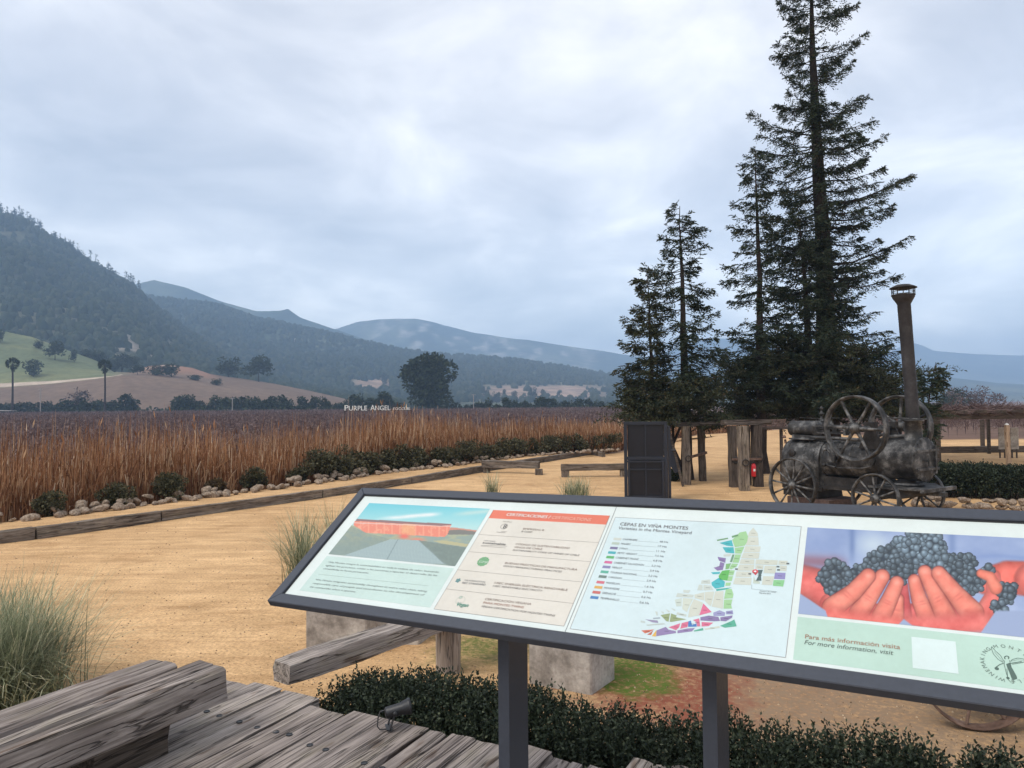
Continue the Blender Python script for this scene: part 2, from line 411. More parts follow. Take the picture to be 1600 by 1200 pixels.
def m_sand():
    t = NT('decomposed_granite')
    v = t.coords(kind='Object')
    big = t.noise(v, 0.35, 4, 0.6)
    med = t.noise(v, 2.2, 7, 0.7)
    fine = t.noise(v, 38, 6, 0.75)
    tcn = t.n.new('ShaderNodeTexCoord'); mpp = t.n.new('ShaderNodeMapping')
    mpp.inputs['Rotation'].default_value = (0, 0, R(12)); mpp.inputs['Scale'].default_value = (0.35, 3.0, 1)
    t.l.new(tcn.outputs['Object'], mpp.inputs['Vector'])
    streak = t.noise(mpp.outputs[0], 1.6, 7, 0.65, 0.5)
    c = t.ramp(big, [(0.35, (0.45, 0.285, 0.145)), (0.65, (0.57, 0.375, 0.200))])
    c = t.mix(c, t.ramp(streak, [(0.36, (0.80, 0.76, 0.72)), (0.62, (1.16, 1.16, 1.16))]), 0.75, 'MULTIPLY')
    c = t.mix(c, t.ramp(med, [(0.36, (0.86, 0.85, 0.82)), (0.64, (1.12, 1.12, 1.12))]), 0.8, 'MULTIPLY')
    c = t.mix(c, t.ramp(fine, [(0.33, (0.58, 0.53, 0.48)), (0.5, (1.0, 1.0, 1.0)), (0.68, (1.4, 1.38, 1.34))]), 0.85, 'MULTIPLY')
    g = t.n.new('ShaderNodeNewGeometry')
    def patch(col_, cx, cy, rad, lo, hi, c, ns=2.5, sy=1.0):
        vm = t.n.new('ShaderNodeVectorMath'); vm.operation = 'SUBTRACT'; vm.inputs[1].default_value = (cx, cy, 0)
        t.l.new(g.outputs['Position'], vm.inputs[0])
        vs = t.n.new('ShaderNodeVectorMath'); vs.operation = 'MULTIPLY'; vs.inputs[1].default_value = (1, sy, 0)
        t.l.new(vm.outputs[0], vs.inputs[0])
        ln = t.n.new('ShaderNodeVectorMath'); ln.operation = 'LENGTH'; t.l.new(vs.outputs[0], ln.inputs[0])
        d = t.math('DIVIDE', ln.outputs['Value'], rad)
        nn = t.noise(v, ns, 8, 0.72)
        m = t.math('SUBTRACT', t.math('MULTIPLY_ADD', nn, 1.8, 0.1), d)
        mk = t.ramp(m, [(lo, (0, 0, 0)), (hi, (1, 1, 1))])
        sp = t.ramp(t.noise(v, 24, 4, 0.7), [(0.32, (0, 0, 0)), (0.56, (1, 1, 1))])
        mk = t.mix(mk, sp, 0.75, 'MULTIPLY')
        return t.mix(c, col_, mk)
    p = gp(1190, 1085); c = patch((0.25, 0.12, 0.065), p[0], p[1], 1.3, 0.1, 0.7, c)
    p = gp(760, 1010); c = patch((0.13, 0.14, 0.04), p[0], p[1], 0.75, 0.15, 0.7, c)
    p = gp(1300, 1120); c = patch((0.24, 0.165, 0.105), p[0], p[1], 3.0, 0.1, 0.6, c)
    p = gp(1040, 1075); c = patch((0.22, 0.070, 0.042), p[0], p[1], 0.85, 0.1, 0.45, c)
    p = gp(985, 1050); c = patch((0.075, 0.12, 0.018), p[0], p[1], 0.62, 0.1, 0.4, c)
    damp = t.noise(v, 0.8, 6, 0.7, 0.6); c = t.mix(c, t.ramp(damp, [(0.54, (1, 1, 1)), (0.66, (0.80, 0.76, 0.72))]), 0.8, 'MULTIPLY')
    a = t.n.new('ShaderNodeVertexColor'); a.layer_name = 'Col'
    soil = t.ramp(t.noise(v, 0.4, 6, 0.7), [(0.3, (0.10, 0.062, 0.05)), (0.7, (0.19, 0.12, 0.09))])
    c = t.mix(c, soil, a.outputs[0])
    nb = t.bump(streak, 0.35, 0.04); nb = t.bump(med, 0.35, 0.03, nb); nb = t.bump(fine, 0.7, 0.008, nb)
    return t.done(c, 0.95, nb, spec=0.15)
M['sand'] = m_sand()
gm = raw_mesh('ground', np.stack([GX.ravel(), GY.ravel(), GZ.ravel()], 1), GF, M['sand'], smooth=True)
soil = np.clip((behind(GX, GY) - 0.3) / 0.5, 0, 1)
soil = np.maximum(soil, np.clip((GY - 39) / 1.5, 0, 1) * np.clip((GX - 21) / 2, 0, 1))
soil = np.maximum(soil, np.clip((GY - 58) / 3, 0, 1)).ravel()
vcol(gm, np.stack([soil] * 3, 1))
tag(link('ground', gm), kind='structure')

# pebbles: loose grit on the sand
def pebbles():
    n = 5200
    px = rng.uniform(0, 1600, n); py = 735 + 465 * rng.random(n) ** 0.8
    Q = []
    for a, b in zip(px, py):
        p = gp(a, b); s = rng.uniform(0.004, 0.011) * (0.7 + p[1] / 14)
        if behind(p[0], p[1]) > 0: continue
        z = float(gz(p[0], p[1])); an = rng.uniform(0, 6.28); c, d = math.cos(an) * s, math.sin(an) * s
        tp = (p[0], p[1], z + s * 0.8)
        B = [(p[0] + c, p[1] + d, z - .002), (p[0] - d, p[1] + c * .8, z - .002), (p[0] - c, p[1] - d, z - .002), (p[0] + d, p[1] - c * .8, z - .002)]
        for k in range(4): Q.append((B[k], B[(k + 1) % 4], tp, tp))
    Q = np.array(Q); V = Q[:, :3].reshape(-1, 3)
    me = raw_mesh('gravel', V, np.arange(len(V)).reshape(-1, 3), m_leaf('grit', [(0, (0.09, 0.06, 0.04)), (0.6, (0.26, 0.17, 0.10)), (1, (0.52, 0.40, 0.27))], 0, 0.9), n=3)
    tag(link('gravel', me), 'loose brown grit scattered over the sandy yard', 'gravel', kind='stuff')
pebbles()

# ------------------------------------------------------------------ hills
def terrain(name, lines, colfn, mat, step=6, rows=26, amp=0.06, nsc=0.02, x0=-500, x1=2100, seed=0, back=1.15, sag=1.0):
    """lines: list of (D, [(px,py),...] or None for flat valley floor)"""
    cols_ = np.arange(x0, x1 + 1, step)
    H = []
    for D, pts in lines:
        if pts is None: H.append(np.full(len(cols_), -1.6))
        else:
            pts = np.array(pts, float); yy = np.interp(cols_, pts[:, 0], pts[:, 1])
            H.append(np.array([at(c, y, D)[2] for c, y in zip(cols_, yy)]))
    G = []; DD = []; S = []
    for k in range(len(lines) - 1):
        for i in range(rows):
            u = i / rows
            us = u ** sag
            G.append(H[k] * (1 - us) + H[k + 1] * us); DD.append(lines[k][0] * (1 - u) + lines[k + 1][0] * u); S.append(math.sin(math.pi * u) ** 0.7 if k == len(lines) - 2 or True else 1)
    G.append(H[-1]); DD.append(lines[-1][0]); S.append(0.25)
    for i in range(1, 5):
        G.append(H[-1] * (1 - i / 4) + -3 * (i / 4)); DD.append(lines[-1][0] * (1 + (back - 1) * i / 4)); S.append(0)
    G = np.array(G); DD = np.array(DD)[:, None] * np.ones_like(G); S = np.array(S)[:, None]
    dirx = np.array([ray(c, 600)[0] / ray(c, 600)[1] for c in cols_])[None, :]
    X = dirx * DD
    relh = np.maximum(G + 1.6, 0)
    nz = (fbm(X * nsc, DD * nsc, seed, 5) - 0.5) * 2
    rg = 1 - np.abs(fbm(X * nsc * 0.6 + 9, DD * nsc * 0.35, seed + 5, 4) - 0.5) * 4
    Z = G + relh * amp * (S * (nz + rg * 0.9) + 0.10 * nz)
    r, c = G.shape
    ii = (np.arange(r - 1)[:, None] * c + np.arange(c - 1)[None, :]).ravel()
    me = raw_mesh(name, np.stack([X.ravel(), DD.ravel(), Z.ravel()], 1), np.stack([ii, ii + 1, ii + c + 1, ii + c], 1), mat, smooth=True)
    PX = np.ones_like(G) * cols_[None, :]
    vcol(me, colfn(X, DD, Z, PX, rg).reshape(-1, 3))
    tag(link(name, me), kind='structure')
    return dict(X=X, Y=DD, Z=Z, PX=PX, n=len(lines), rows=rows)
def cmix(a, b, m):
    m = np.clip(m, 0, 1)[..., None]; return np.array(a) * (1 - m) + np.array(b) * m
def pyof(X, Y, Z):
    P = np.stack([X, Y, Z - CAMZ], -1) @ CR
    return 600 - P[..., 1] / -P[..., 2] * F, 800 + P[..., 0] / -P[..., 2] * F
def sm(x, a, b): return np.clip((x - a) / (b - a), 0, 1)
GREEN, BROWN = (0.108, 0.128, 0.068), (0.125, 0.088, 0.068)
def col_field(X, Y, Z, PX, rg):
    n = fbm(X * 0.03, Y * 0.03, 3)
    c = cmix(BROWN, (0.17, 0.12, 0.088), n * 1.4 - .3)
    g = sm(PX, 205, 165) * sm(Y, 328, 336)
    c = cmix(c, GREEN, g)
    dry = g * sm(fbm(X * 0.012, Y * 0.05, 8), 0.45, 0.65)
    c = cmix(c, (0.20, 0.20, 0.095), dry * 0.6)
    red = sm(PX, 215, 235) * sm(PX, 345, 320) * sm(Y, 370, 392)
    c = cmix(c, (0.235, 0.132, 0.090), red)
    rd = sm(PX, 190, 184) * sm(Y, 330.5, 331.5) * sm(Y, 336.5, 335)
    rd = np.maximum(rd, sm(np.abs(PX - 188 - (Y - 340) * .15), 5, 2) * sm(Y, 330, 333) * sm(Y, 346, 342))
    yr = 400 + 24 * np.sin(np.clip((PX - 225) / 50, 0, 1) * 1.6)
    rd = np.maximum(rd, sm(PX, 222, 228) * sm(PX, 276, 270) * sm(np.abs(Y - yr), 5, 2.5))
    return cmix(c, (0.42, 0.34, 0.27), rd)
def col_mtn(X, Y, Z, PX, rg):
    n = fbm(X * 0.012, Y * 0.012, 4, 5)
    c = cmix((0.026, 0.036, 0.022), (0.080, 0.080, 0.048), sm(n, 0.38, 0.68))
    py, px = pyof(X, Y, Z)
    r = np.exp(-(((px - 218) / 40) ** 2 + ((py - 552) / 28) ** 2)) * sm(fbm(X * 0.06, Y * 0.03, 6, 4), 0.42, 0.52)
    c = cmix(c, (0.36, 0.31, 0.26), r * 1.3)
    return c
def col_mid(X, Y, Z, PX, rg):
    n = fbm(X * 0.009, Y * 0.009, 14, 5)
    c = cmix((0.032, 0.044, 0.024), (0.080, 0.088, 0.048), sm(n, 0.38, 0.66))
    py, px = pyof(X, Y, Z)
    e1 = np.exp(-(((px - 582) / 30) ** 4 + ((py - 601) / 9) ** 4))
    e2 = np.exp(-(((px - 850) / 95) ** 4 + ((py - 614) / 12) ** 4))
    e3 = np.exp(-(((px - 590) / 90) ** 4 + ((py - 614) / 6) ** 4))
    m = np.maximum(np.maximum(e1, e2), e3) * 1.3
    c = cmix(c, (0.27, 0.19, 0.14), m)
    w = np.exp(-(((px - 461) / 6) ** 2 + ((py - 530) / 4) ** 2))
    return cmix(c, (0.5, 0.45, 0.4), w)
def col_far(X, Y, Z, PX, rg):
    n = fbm(X * 0.008, Y * 0.008, 24, 6)
    c = cmix((0.035, 0.048, 0.03), (0.09, 0.10, 0.06), sm(n, 0.38, 0.66))
    py, px = pyof(X, Y, Z)
    w = sm(fbm(X * 0.03 + 3, Y * 0.012, 31, 5), 0.54, 0.66)
    c = cmix(c, (0.36, 0.33, 0.29), w * sm(px, 560, 610) * sm(px, 960, 880) * 0.6)
    return c
M['fieldm'] = m_vcol('field_soil', nscale=0.25, amt=0.35)
M['mtn'] = m_vcol('chaparral', nscale=0.045, amt=0.85, bump=0.4)
M['mtnfar'] = m_vcol('far_chaparral', nscale=0.02, amt=0.8, bump=0.4)
FIELD = terrain('field_hill', [(262, None),
    (330, [(-500, 622), (0, 606), (80, 600), (150, 592), (190, 586), (230, 590), (300, 600), (350, 608), (450, 620), (560, 632), (660, 646)]),
    (430, [(-500, 430), (-100, 500), (0, 517), (50, 527), (100, 546), (150, 564), (178, 582), (205, 583), (230, 573), (260, 570), (300, 575), (330, 585), (380, 592), (430, 600), (480, 610), (560, 628), (660, 646)])],
    col_field, M['fieldm'], 3, 60, 0.03, 0.02, -500, 660, 1)
MT1 = terrain('mountain', [(440, None), (1000, [(-600, 270), (-300, 262), (-100, 292), (0, 335), (30, 345), (60, 362), (100, 385), (140, 412), (200, 447), (240, 480), (290, 518), (350, 553), (420, 583), (480, 600), (540, 612), (640, 630), (760, 646)])],
    col_mtn, M['mtn'], 4, 90, 0.085, 0.011, -600, 760, 2, sag=0.9)
MT2 = terrain('mountain', [(640, None), (1400, [(-100, 400), (100, 445), (245, 466), (330, 475), (400, 497), (500, 520), (600, 543), (700, 556), (800, 563), (900, 577), (970, 590), (1100, 605), (1200, 618), (1320, 640)])],
    col_mid, M['mtn'], 4, 90, 0.11, 0.006, 60, 1320, 3, sag=1.25)
MT3 = terrain('mountain', [(1450, None), (2000, [(60, 470), (150, 455), (205, 446), (240, 438), (290, 450), (340, 470), (400, 487), (436, 487), (450, 484), (470, 498), (520, 515), (600, 540), (700, 570)])],
    col_far, M['mtnfar'], 6, 50, 0.06, 0.004, 60, 700, 4)
MT4 = terrain('mountain', [(2000, None), (2800, [(400, 540), (480, 526), (530, 514), (560, 505), (590, 500), (620, 498), (650, 499), (680, 505), (740, 519), (830, 530), (900, 542), (970, 555), (1050, 565), (1095, 575), (1250, 605)])],
    col_far, M['mtnfar'], 6, 60, 0.10, 0.0026, 400, 1250, 5)
MT5 = terrain('mountain', [(2700, None), (3600, [(900, 580), (1000, 560), (1060, 545), (1100, 533), (1130, 530), (1160, 533), (1200, 542), (1260, 550), (1330, 562), (1385, 556), (1400, 545), (1428, 536), (1445, 541), (1460, 548), (1520, 553), (1600, 556), (1750, 552), (2100, 590)])],
    col_far, M['mtnfar'], 8, 50, 0.06, 0.0018, 900, 2100, 6)
MT6 = terrain('mountain', [(1300, None), (1900, [(1200, 625), (1380, 603), (1440, 586), (1500, 592), (1560, 599), (1650, 603), (1800, 590), (2100, 600)])],
    col_far, M['mtnfar'], 8, 40, 0.08, 0.004, 1200, 2100, 8)

# foliage helpers -----------------------------------------------------------
def rand_dirs(n, r=rng):
    v = r.normal(size=(n, 3)); return v / np.linalg.norm(v, axis=1)[:, None]
def leaf_quads(P, L, W, D=None, r=rng):
    """quads at points P with length L, width W, direction D"""
    n = len(P)
    if D is None: D = rand_dirs(n, r)
    S = np.cross(D, rand_dirs(n, r)); S /= np.linalg.norm(S, axis=1)[:, None] + 1e-9
    L = np.asarray(L).reshape(-1, 1) * np.ones((n, 1)); W = np.asarray(W).reshape(-1, 1) * np.ones((n, 1))
    a = P; b = P + D * L * 0.5 + S * W * 0.5; c = P + D * L; d = P + D * L * 0.5 - S * W * 0.5
    return np.stack([a, b, c, d], 1)
def crown_quads(clumps, n, size, r=rng, fill=0.55):
    """clumps (k,4): x,y,z,radius ; flattened"""
    clumps = np.asarray(clumps, float)
    w = clumps[:, 3] ** 2; k = r.choice(len(clumps), n, p=w / w.sum())
    d = rand_dirs(n, r); rad = clumps[k, 3] * (fill + (1 - fill) * r.random(n) ** 0.5)
    P = clumps[k, :3] + d * rad[:, None] * np.array([1, 1, 0.8])
    D = d + rand_dirs(n, r) * 0.9; D /= np.linalg.norm(D, axis=1)[:, None]
    return leaf_quads(P, size * r.uniform(0.6, 1.3, n), size * 0.75 * r.uniform(0.6, 1.2, n), D, r)

# hillside scrub: thousands of bushes too small to tell apart
ICO = None
def blobs(T, n, smin, smax, pxr, seed, name, label, mat, frac=(0.02, 0.98), dens=None, tall=0.8):
    r = np.random.default_rng(seed); X, Y, Z, PX = T['X'], T['Y'], T['Z'], T['PX']
    nr = (T['n'] - 1) * T['rows']
    i = (r.uniform(frac[0], frac[1], n) * nr).astype(int); j = r.integers(0, X.shape[1] - 1, n)
    ok = (PX[i, j] > pxr[0]) & (PX[i, j] < pxr[1]); i, j = i[ok], j[ok]
    u = r.random(len(i))
    P = np.stack([X[i, j] * (1 - u) + X[i, j + 1] * u, Y[i, j], Z[i, j] * (1 - u) + Z[i, j + 1] * u], 1)
    P[:, 1] += r.uniform(-.5, .5, len(P)) * (Y[1, 0] - Y[0, 0])
    if dens is not None:
        k = dens(P) > r.random(len(P)); P = P[k]
    m = len(P); S = r.uniform(smin, smax, m) * (1 + 0.4 * (fbm(P[:, 0] * .01, P[:, 1] * .01, 5) - .5))
    # low blob: 6-gon dome, 2 rings + top
    a = np.arange(6) * math.pi / 3
    ring = lambda rad, z: np.stack([np.cos(a) * rad, np.sin(a) * rad, np.full(6, z)], 1)
    base = np.vstack([ring(1, -0.3), ring(0.92, 0.45), ring(0.5, 0.9), [[0, 0, 1.0]]])
    V = base[None] * (S[:, None, None] * np.array([0.5, 0.5, tall])) * r.uniform(0.72, 1.28, (m, 19, 1)) + P[:, None, :]
    f = []
    for q in range(6):
        w = (q + 1) % 6
        f += [(q, w, 6 + w), (q, 6 + w, 6 + q), (6 + q, 6 + w, 12 + w), (6 + q, 12 + w, 12 + q), (12 + q, 12 + w, 18)]
    Fc = (np.array(f)[None] + (np.arange(m) * 19)[:, None, None]).reshape(-1, 3)
    me = raw_mesh(name, V.reshape(-1, 3), Fc, mat, n=3, smooth=False)
    tag(link(name, me), label, 'scrub', kind='stuff')
blobs(MT1, 17000, 3.5, 9, (-80, 700), 1, 'hillside_scrub', 'dark green scrub and trees covering the near left mountain', M['scrub'], (0.02, 1.0),
      lambda P: (sm(fbm(P[:, 0] * 0.012, P[:, 1] * 0.012, 4, 5), 0.70, 0.42) * 0.55 + 0.45) * (1 - .93 * np.exp(-(((pyof(P[:, 0], P[:, 1], P[:, 2])[1] - 215) / 34) ** 2 + ((pyof(P[:, 0], P[:, 1], P[:, 2])[0] - 553) / 22) ** 2))), 0.8)
blobs(MT2, 15000, 4, 10, (200, 1000), 2, 'hillside_scrub', 'bluish green scrub covering the long middle ridge', M['scrub'], (0.10, 1.0),
      lambda P: np.where((lambda q: (np.abs(q[1] - 850) < 100) & (np.abs(q[0] - 614) < 12) | (np.abs(q[1] - 582) < 30) & (np.abs(q[0] - 601) < 8))(pyof(P[:, 0], P[:, 1], P[:, 2])), 0.04, 0.9), 0.75)
# pines standing out on the skyline of the left mountain
def skyline_pines():
    r = np.random.default_rng(5); Q = []
    top = MT1['rows']
    for px in np.concatenate([r.uniform(-10, 130, 60), r.uniform(130, 240, 14)]):
        j = int((px + 600) / 4); i = top
        p = np.array([MT1['X'][i, j], MT1['Y'][i, j], MT1['Z'][i, j]]); h = r.uniform(8, 19)
        n = 26; t = r.random(n); P = p + np.stack([r.normal(0, 1, n) * (1.1 - t) * 1.5, r.normal(0, 1, n), t * h], 1)
        Q.append(leaf_quads(P, 3.0, 1.4, None, r))
        Q.append(np.array([[p + (-.4, 0, 0), p + (.4, 0, 0), p + (.2, 0, h), p + (-.2, 0, h)]]))
    me = quads_mesh('skyline_pines', np.concatenate(Q), M['scrub'])
    tag(link('skyline_pines', me), 'thin pines bristling along the skyline of the left mountain', 'trees', kind='stuff')
skyline_pines()

# dirt road climbing between green meadow and brown field
def strip(name, pts, w, mat, dz, parent=None):
    pts = np.array(pts); d = np.gradient(pts, axis=0); nrm = np.stack([-d[:, 1], d[:, 0]], 1); nrm /= np.linalg.norm(nrm, axis=1)[:, None]
    w = np.asarray(w).reshape(-1, 1) * np.ones((len(pts), 1))
    A = pts.copy(); B = pts.copy(); A[:, :2] += nrm * w / 2; B[:, :2] -= nrm * w / 2
    A[:, 2] += dz; B[:, 2] += dz
    V = np.vstack([A, B]); n = len(pts); i = np.arange(n - 1)
    return link(name, raw_mesh(name, V, np.stack([i, i + 1, i + 1 + n, i + n], 1), mat), parent)
M['road'] = m_speckle('pale_dirt_road', [(0.3, (0.42, 0.34, 0.26)), (0.7, (0.55, 0.46, 0.36))], 0.2)
def field_z(x, y):
    X, Y, Z = FIELD['X'], FIELD['Y'], FIELD['Z']
    i = min(max(int(np.searchsorted(Y[:, 0], y)) - 1, 0), len(Y) - 2); t = (y - Y[i, 0]) / (Y[i + 1, 0] - Y[i, 0])
    za = np.interp(x, X[i], Z[i]); zb = np.interp(x, X[i + 1], Z[i + 1]); return za * (1 - t) + zb * t
ORD = 'first second third fourth fifth sixth seventh eighth ninth tenth eleventh twelfth thirteenth fourteenth fifteenth sixteenth seventeenth eighteenth nineteenth twentieth'.split()
# ------------------------------------------------------------------ far trees (individuals)
def far_tree_mesh(seed, h, w, n, leaf, kind='round', mat=None):
    r = np.random.default_rng(seed)
    cl = []
    for _ in range(26 if n > 600 else 13):
        t = r.uniform(0.28, 0.92); rad = w * 0.5 * math.sin(math.pi * min(0.95, t * 0.9 + 0.08)) ** 0.6
        a = r.uniform(0, 6.28); q = r.uniform(0, 0.75)
        cl.append((math.cos(a) * rad * q, math.sin(a) * rad * q, t * h, w * r.uniform(0.17, 0.28)))
    return quads_mesh('crown', crown_quads(cl, int(n * 1.7), leaf * 1.12, r, 0.3), mat or M['fartree'])
def trunk_mesh(h, r0, lean=0):
    m = MB(); m.tube([(0, 0, -0.3), (lean * .3, 0, h * .3), (lean, 0, h * .75)], [r0, r0 * .75, r0 * .35], 7); return m.mesh('trunk', M['bark'])
tm_small = trunk_mesh(5, 0.25)
ROWV = [far_tree_mesh(50 + i, 6.5, 5.8, 240, 0.85) for i in range(5)]
def place_tree(crown, trunk, x, y, z, s, label, group=None, cat='tree', name='orchard_tree', rz=0.0, sz=1.0):
    o = empty(name, (x, y, z), rz, label, cat, group); o.scale = (s, s, s * sz)
    link('crown', crown, o); link('trunk', trunk, o); return o
r_ = np.random.default_rng(77)
for px in list(np.arange(-30, 212, 9.5)) + list(np.arange(276, 520, 8.8)) + list(np.arange(526, 630, 9)) + list(np.arange(712, 966, 8.5)):
    Y = 258 + r_.uniform(-5, 5); p = at(px + r_.uniform(-2, 2), 640, Y)
    s = r_.uniform(0.62, 1.12) * (0.72 if px > 700 else 1.0)
    if px < 60: s *= 0.8
    place_tree(ROWV[r_.integers(5)], tm_small, p[0], p[1], -1.3, s, 'dark rounded evergreen in the long row across the far edge of the vineyard',
               'evergreens in the far row', rz=r_.uniform(0, 6.28))
# low hedge strip at their feet
def far_hedge():
    r = np.random.default_rng(3); px = np.concatenate([r.uniform(-60, 330, 900), r.uniform(330, 980, 1500)])
    P = np.array([at(a, 640, 253 + r.uniform(-2, 2)) for a in px]); P[:, 2] = -1.3 + r.uniform(0, 2.6, len(P)) * (0.5 + fbm(px * .05, px * 0, 4))
    me = quads_mesh('undergrowth', leaf_quads(P, 1.3, 1.0, None, r), M['fartree'])
    tag(link('undergrowth', me), 'low dark undergrowth along the foot of the far tree row', 'undergrowth', kind='stuff')
far_hedge()
oak = far_tree_mesh(9, 20.5, 21, 4200, 1.15)
p = at(670, 640, 250); oz = place_tree(oak, trunk_mesh(12, 0.9), p[0], p[1], -1.6, 1.0, 'big dark round-headed tree standing alone beyond the vineyard, below the middle ridge', name='oak_tree')
FT = [far_tree_mesh(90 + i, 9, 9, 420, 0.9) for i in range(4)]
def hill_tree(px, py_base, Y, hpx, label, wide=1.0, k=0, mat=None, name='hillside_tree'):
    x = at(px, py_base, Y); z = field_z(x[0], Y) if Y < 432 else at(px, py_base, Y)[2]
    s = hpx * Y / F / 9
    o = place_tree(FT[k % 4], tm_small, x[0], Y, z - 0.4, s, label, name=name, rz=k * 1.3); o.scale = (s * wide, s * wide, s)
    return o
hill_tree(60, 549, 400, 15, 'small round tree high on the green meadow, left of the darker clump', 1.0, 0)
hill_tree(86, 562, 385, 29, 'largest dark tree in the middle of the green meadow', 1.0, 1)
hill_tree(116, 560, 390, 19, 'slender pale tree at the right of the green meadow', 0.7, 2)
hill_tree(52, 592, 345, 26, 'broad dark tree low on the green meadow above the dirt road', 1.1, 3)
hill_tree(0, 550, 400, 20, 'dark tree cut by the left edge of the picture on the green meadow', 0.9, 2)
hill_tree(404, 606, 425, 38, 'big dark tree clump on the ridge of the brown field', 1.25, 1)
hill_tree(357, 595, 428, 32, 'second dark tree clump on the ridge of the brown field, left of the biggest', 1.3, 0)
hill_tree(268, 598, 350, 20, 'dark bushy tree in the hollow of the brown field', 1.9, 2)
hill_tree(245, 590, 352, 16, 'small dark bush left in the hollow of the brown field', 1.8, 3)
hill_tree(215, 588, 356, 15, 'small bush beside the top bend of the dirt road', 1.6, 1)
hill_tree(338, 607, 345, 12, 'low bush at the right end of the hollow in the brown field', 1.6, 0)
hill_tree(305, 601, 350, 9, 'flat dark shrub between the hollow and the brown slope', 2.6, 3)
for (px, py, h, w) in [(150, 575, 26, 1.2), (168, 583, 24, 1.2), (190, 580, 26, 1.4), (210, 578, 20, 1.5), (135, 562, 16, 1.3)]:
    hill_tree(px, py, 433, h, 'dark tree in the belt between green meadow and mountain, %s from the left' % ORD[sorted([150, 168, 190, 210, 135]).index(px)], w, px).__setitem__('group', 'trees at the foot of the mountain')
BR = [far_tree_mesh(190 + i, 9, 8, 260, 0.55, mat=M['baretree']) for i in range(2)]
p = at(118, 640, 262); place_tree(BR[0], tm_small, p[0], p[1], -1.3, 1.25, 'brown leafless tree rising from the far row beside the right palm', name='bare_tree')
def mid_tree(px, py, h, w, k, label):
    T = MT2; j = int((px - 60) / 4); pys, _ = pyof(T['X'][:90, j], T['Y'][:90, j], T['Z'][:90, j])
    i = int(np.argmin(np.abs(pys - py))); s = h * T['Y'][i, j] / F / 9
    o = place_tree(FT[k % 4], tm_small, T['X'][i, j], T['Y'][i, j], T['Z'][i, j] - 1, s, label, 'trees dotted on the brown clearing', name='hillside_tree', rz=k); o.scale = (s * w, s * w, s)
for k, (px, py, h, w) in enumerate([(776, 630, 19, .8), (760, 623, 14, .8), (789, 620, 12, .7), (807, 621, 11, .9), (832, 624, 20, .8), (851, 619, 11, .8), (874, 619, 9, .8), (600, 600, 18, .8), (548, 624, 12, 1.5), (620, 622, 14, 1.2)]):
    mid_tree(px, py, h, w, k, 'dark tree on the pale clearings under the middle ridge, %s from the left' % ORD[sorted([776, 760, 789, 807, 832, 851, 874, 600, 548, 620]).index(px)])
# palms
def palm(px, ytop, ybase, Y, label):
    b = at(px, ybase, Y); t = at(px + 0.5, ytop, Y); h = t[2] + 1.3
    o = empty('palm_tree', (b[0], Y, -1.3), 0, label, 'palm tree', 'fan palms beyond the vineyard')
    m = MB(); m.tube([(0, 0, 0), (0.1, 0, h * .5), (0, 0, h)], [0.42, 0.30, 0.26], 8); m.build('trunk', M['bark'], o)
    r = np.random.default_rng(int(px)); Q = []
    for i in range(70):
        d = rand_dirs(1, r)[0]; d[2] = d[2] * 0.8 + 0.15; d /= np.linalg.norm(d)
        p = np.array([0, 0, h]); q = p + d * 1.2
        Q.append(leaf_quads(np.repeat(q[None], 7, 0), 1.2, 0.22, (lambda D: D / np.linalg.norm(D, axis=1)[:, None])(d + rand_dirs(7, r) * 0.55), r))
    P = np.stack([r.normal(0, .3, 60), r.normal(0, .3, 60), h - r.uniform(0.5, 2.2, 60)], 1)
    Q.append(leaf_quads(P, 0.9, 0.3, np.tile([[0, 0, -1.0]], (60, 1)) , r))
    link('crown', quads_mesh('crown', np.concatenate(Q), M['fartree']), o)
palm(19, 568, 642, 245, 'tall fan palm at the far left, above the dark tree row')
palm(163.5, 571, 642, 245, 'tall fan palm right of the green meadow, above the dark tree row')
# utility poles and the low shed
M['pole'] = m_plain('grey_pole', (0.30, 0.27, 0.25), 0.8)
for px, yt, lab in [(63, 607, 'thin utility pole with short crossarm beside the leftmost palm'), (363, 622, 'short pale pole in front of the far tree row'), (740, 616, 'thin utility pole right of the big lone tree')]:
    b = at(px, 640, 247); t = at(px, yt, 247); o = empty('utility_pole', (b[0], 247, -1.3), 0, lab, 'pole')
    m = MB(); m.tube([(0, 0, 0), (0, 0, t[2] + 1.3)], 0.14, 6); m.build('pole', M['pole'], o)
    m = MB(); m.box((0, 0, t[2] + 1.1), (1.6, .12, .12)); m.build('crossarm', M['pole'], o)
b = at(6, 640, 243); o = empty('shed', (b[0], 243, -1.3), 0, 'low open shed at the far left edge among the dark trees', 'shed')
m = MB(); m.box((0, 0, 1.4), (5, 3, 2.2)); m.build('wall', M['darkwood'], o)
m = MB(); m.slab([(-3, -2, 2.7), (3, -2, 2.5), (3, 2, 2.5), (-3, 2, 2.7)], [(-3, -2, 2.85), (3, -2, 2.65), (3, 2, 2.65), (-3, 2, 2.85)]); m.build('roof', M['pole'], o)
b = at(26, 645, 238); m = MB(); m.box((0, 0, .55), (9.5, .4, .5)); o = m.build('low_wall', M['white'], None, loc=(b[0], 238, -0.55)); tag(o, 'low pale wall in front of the shed at the far left', 'wall')

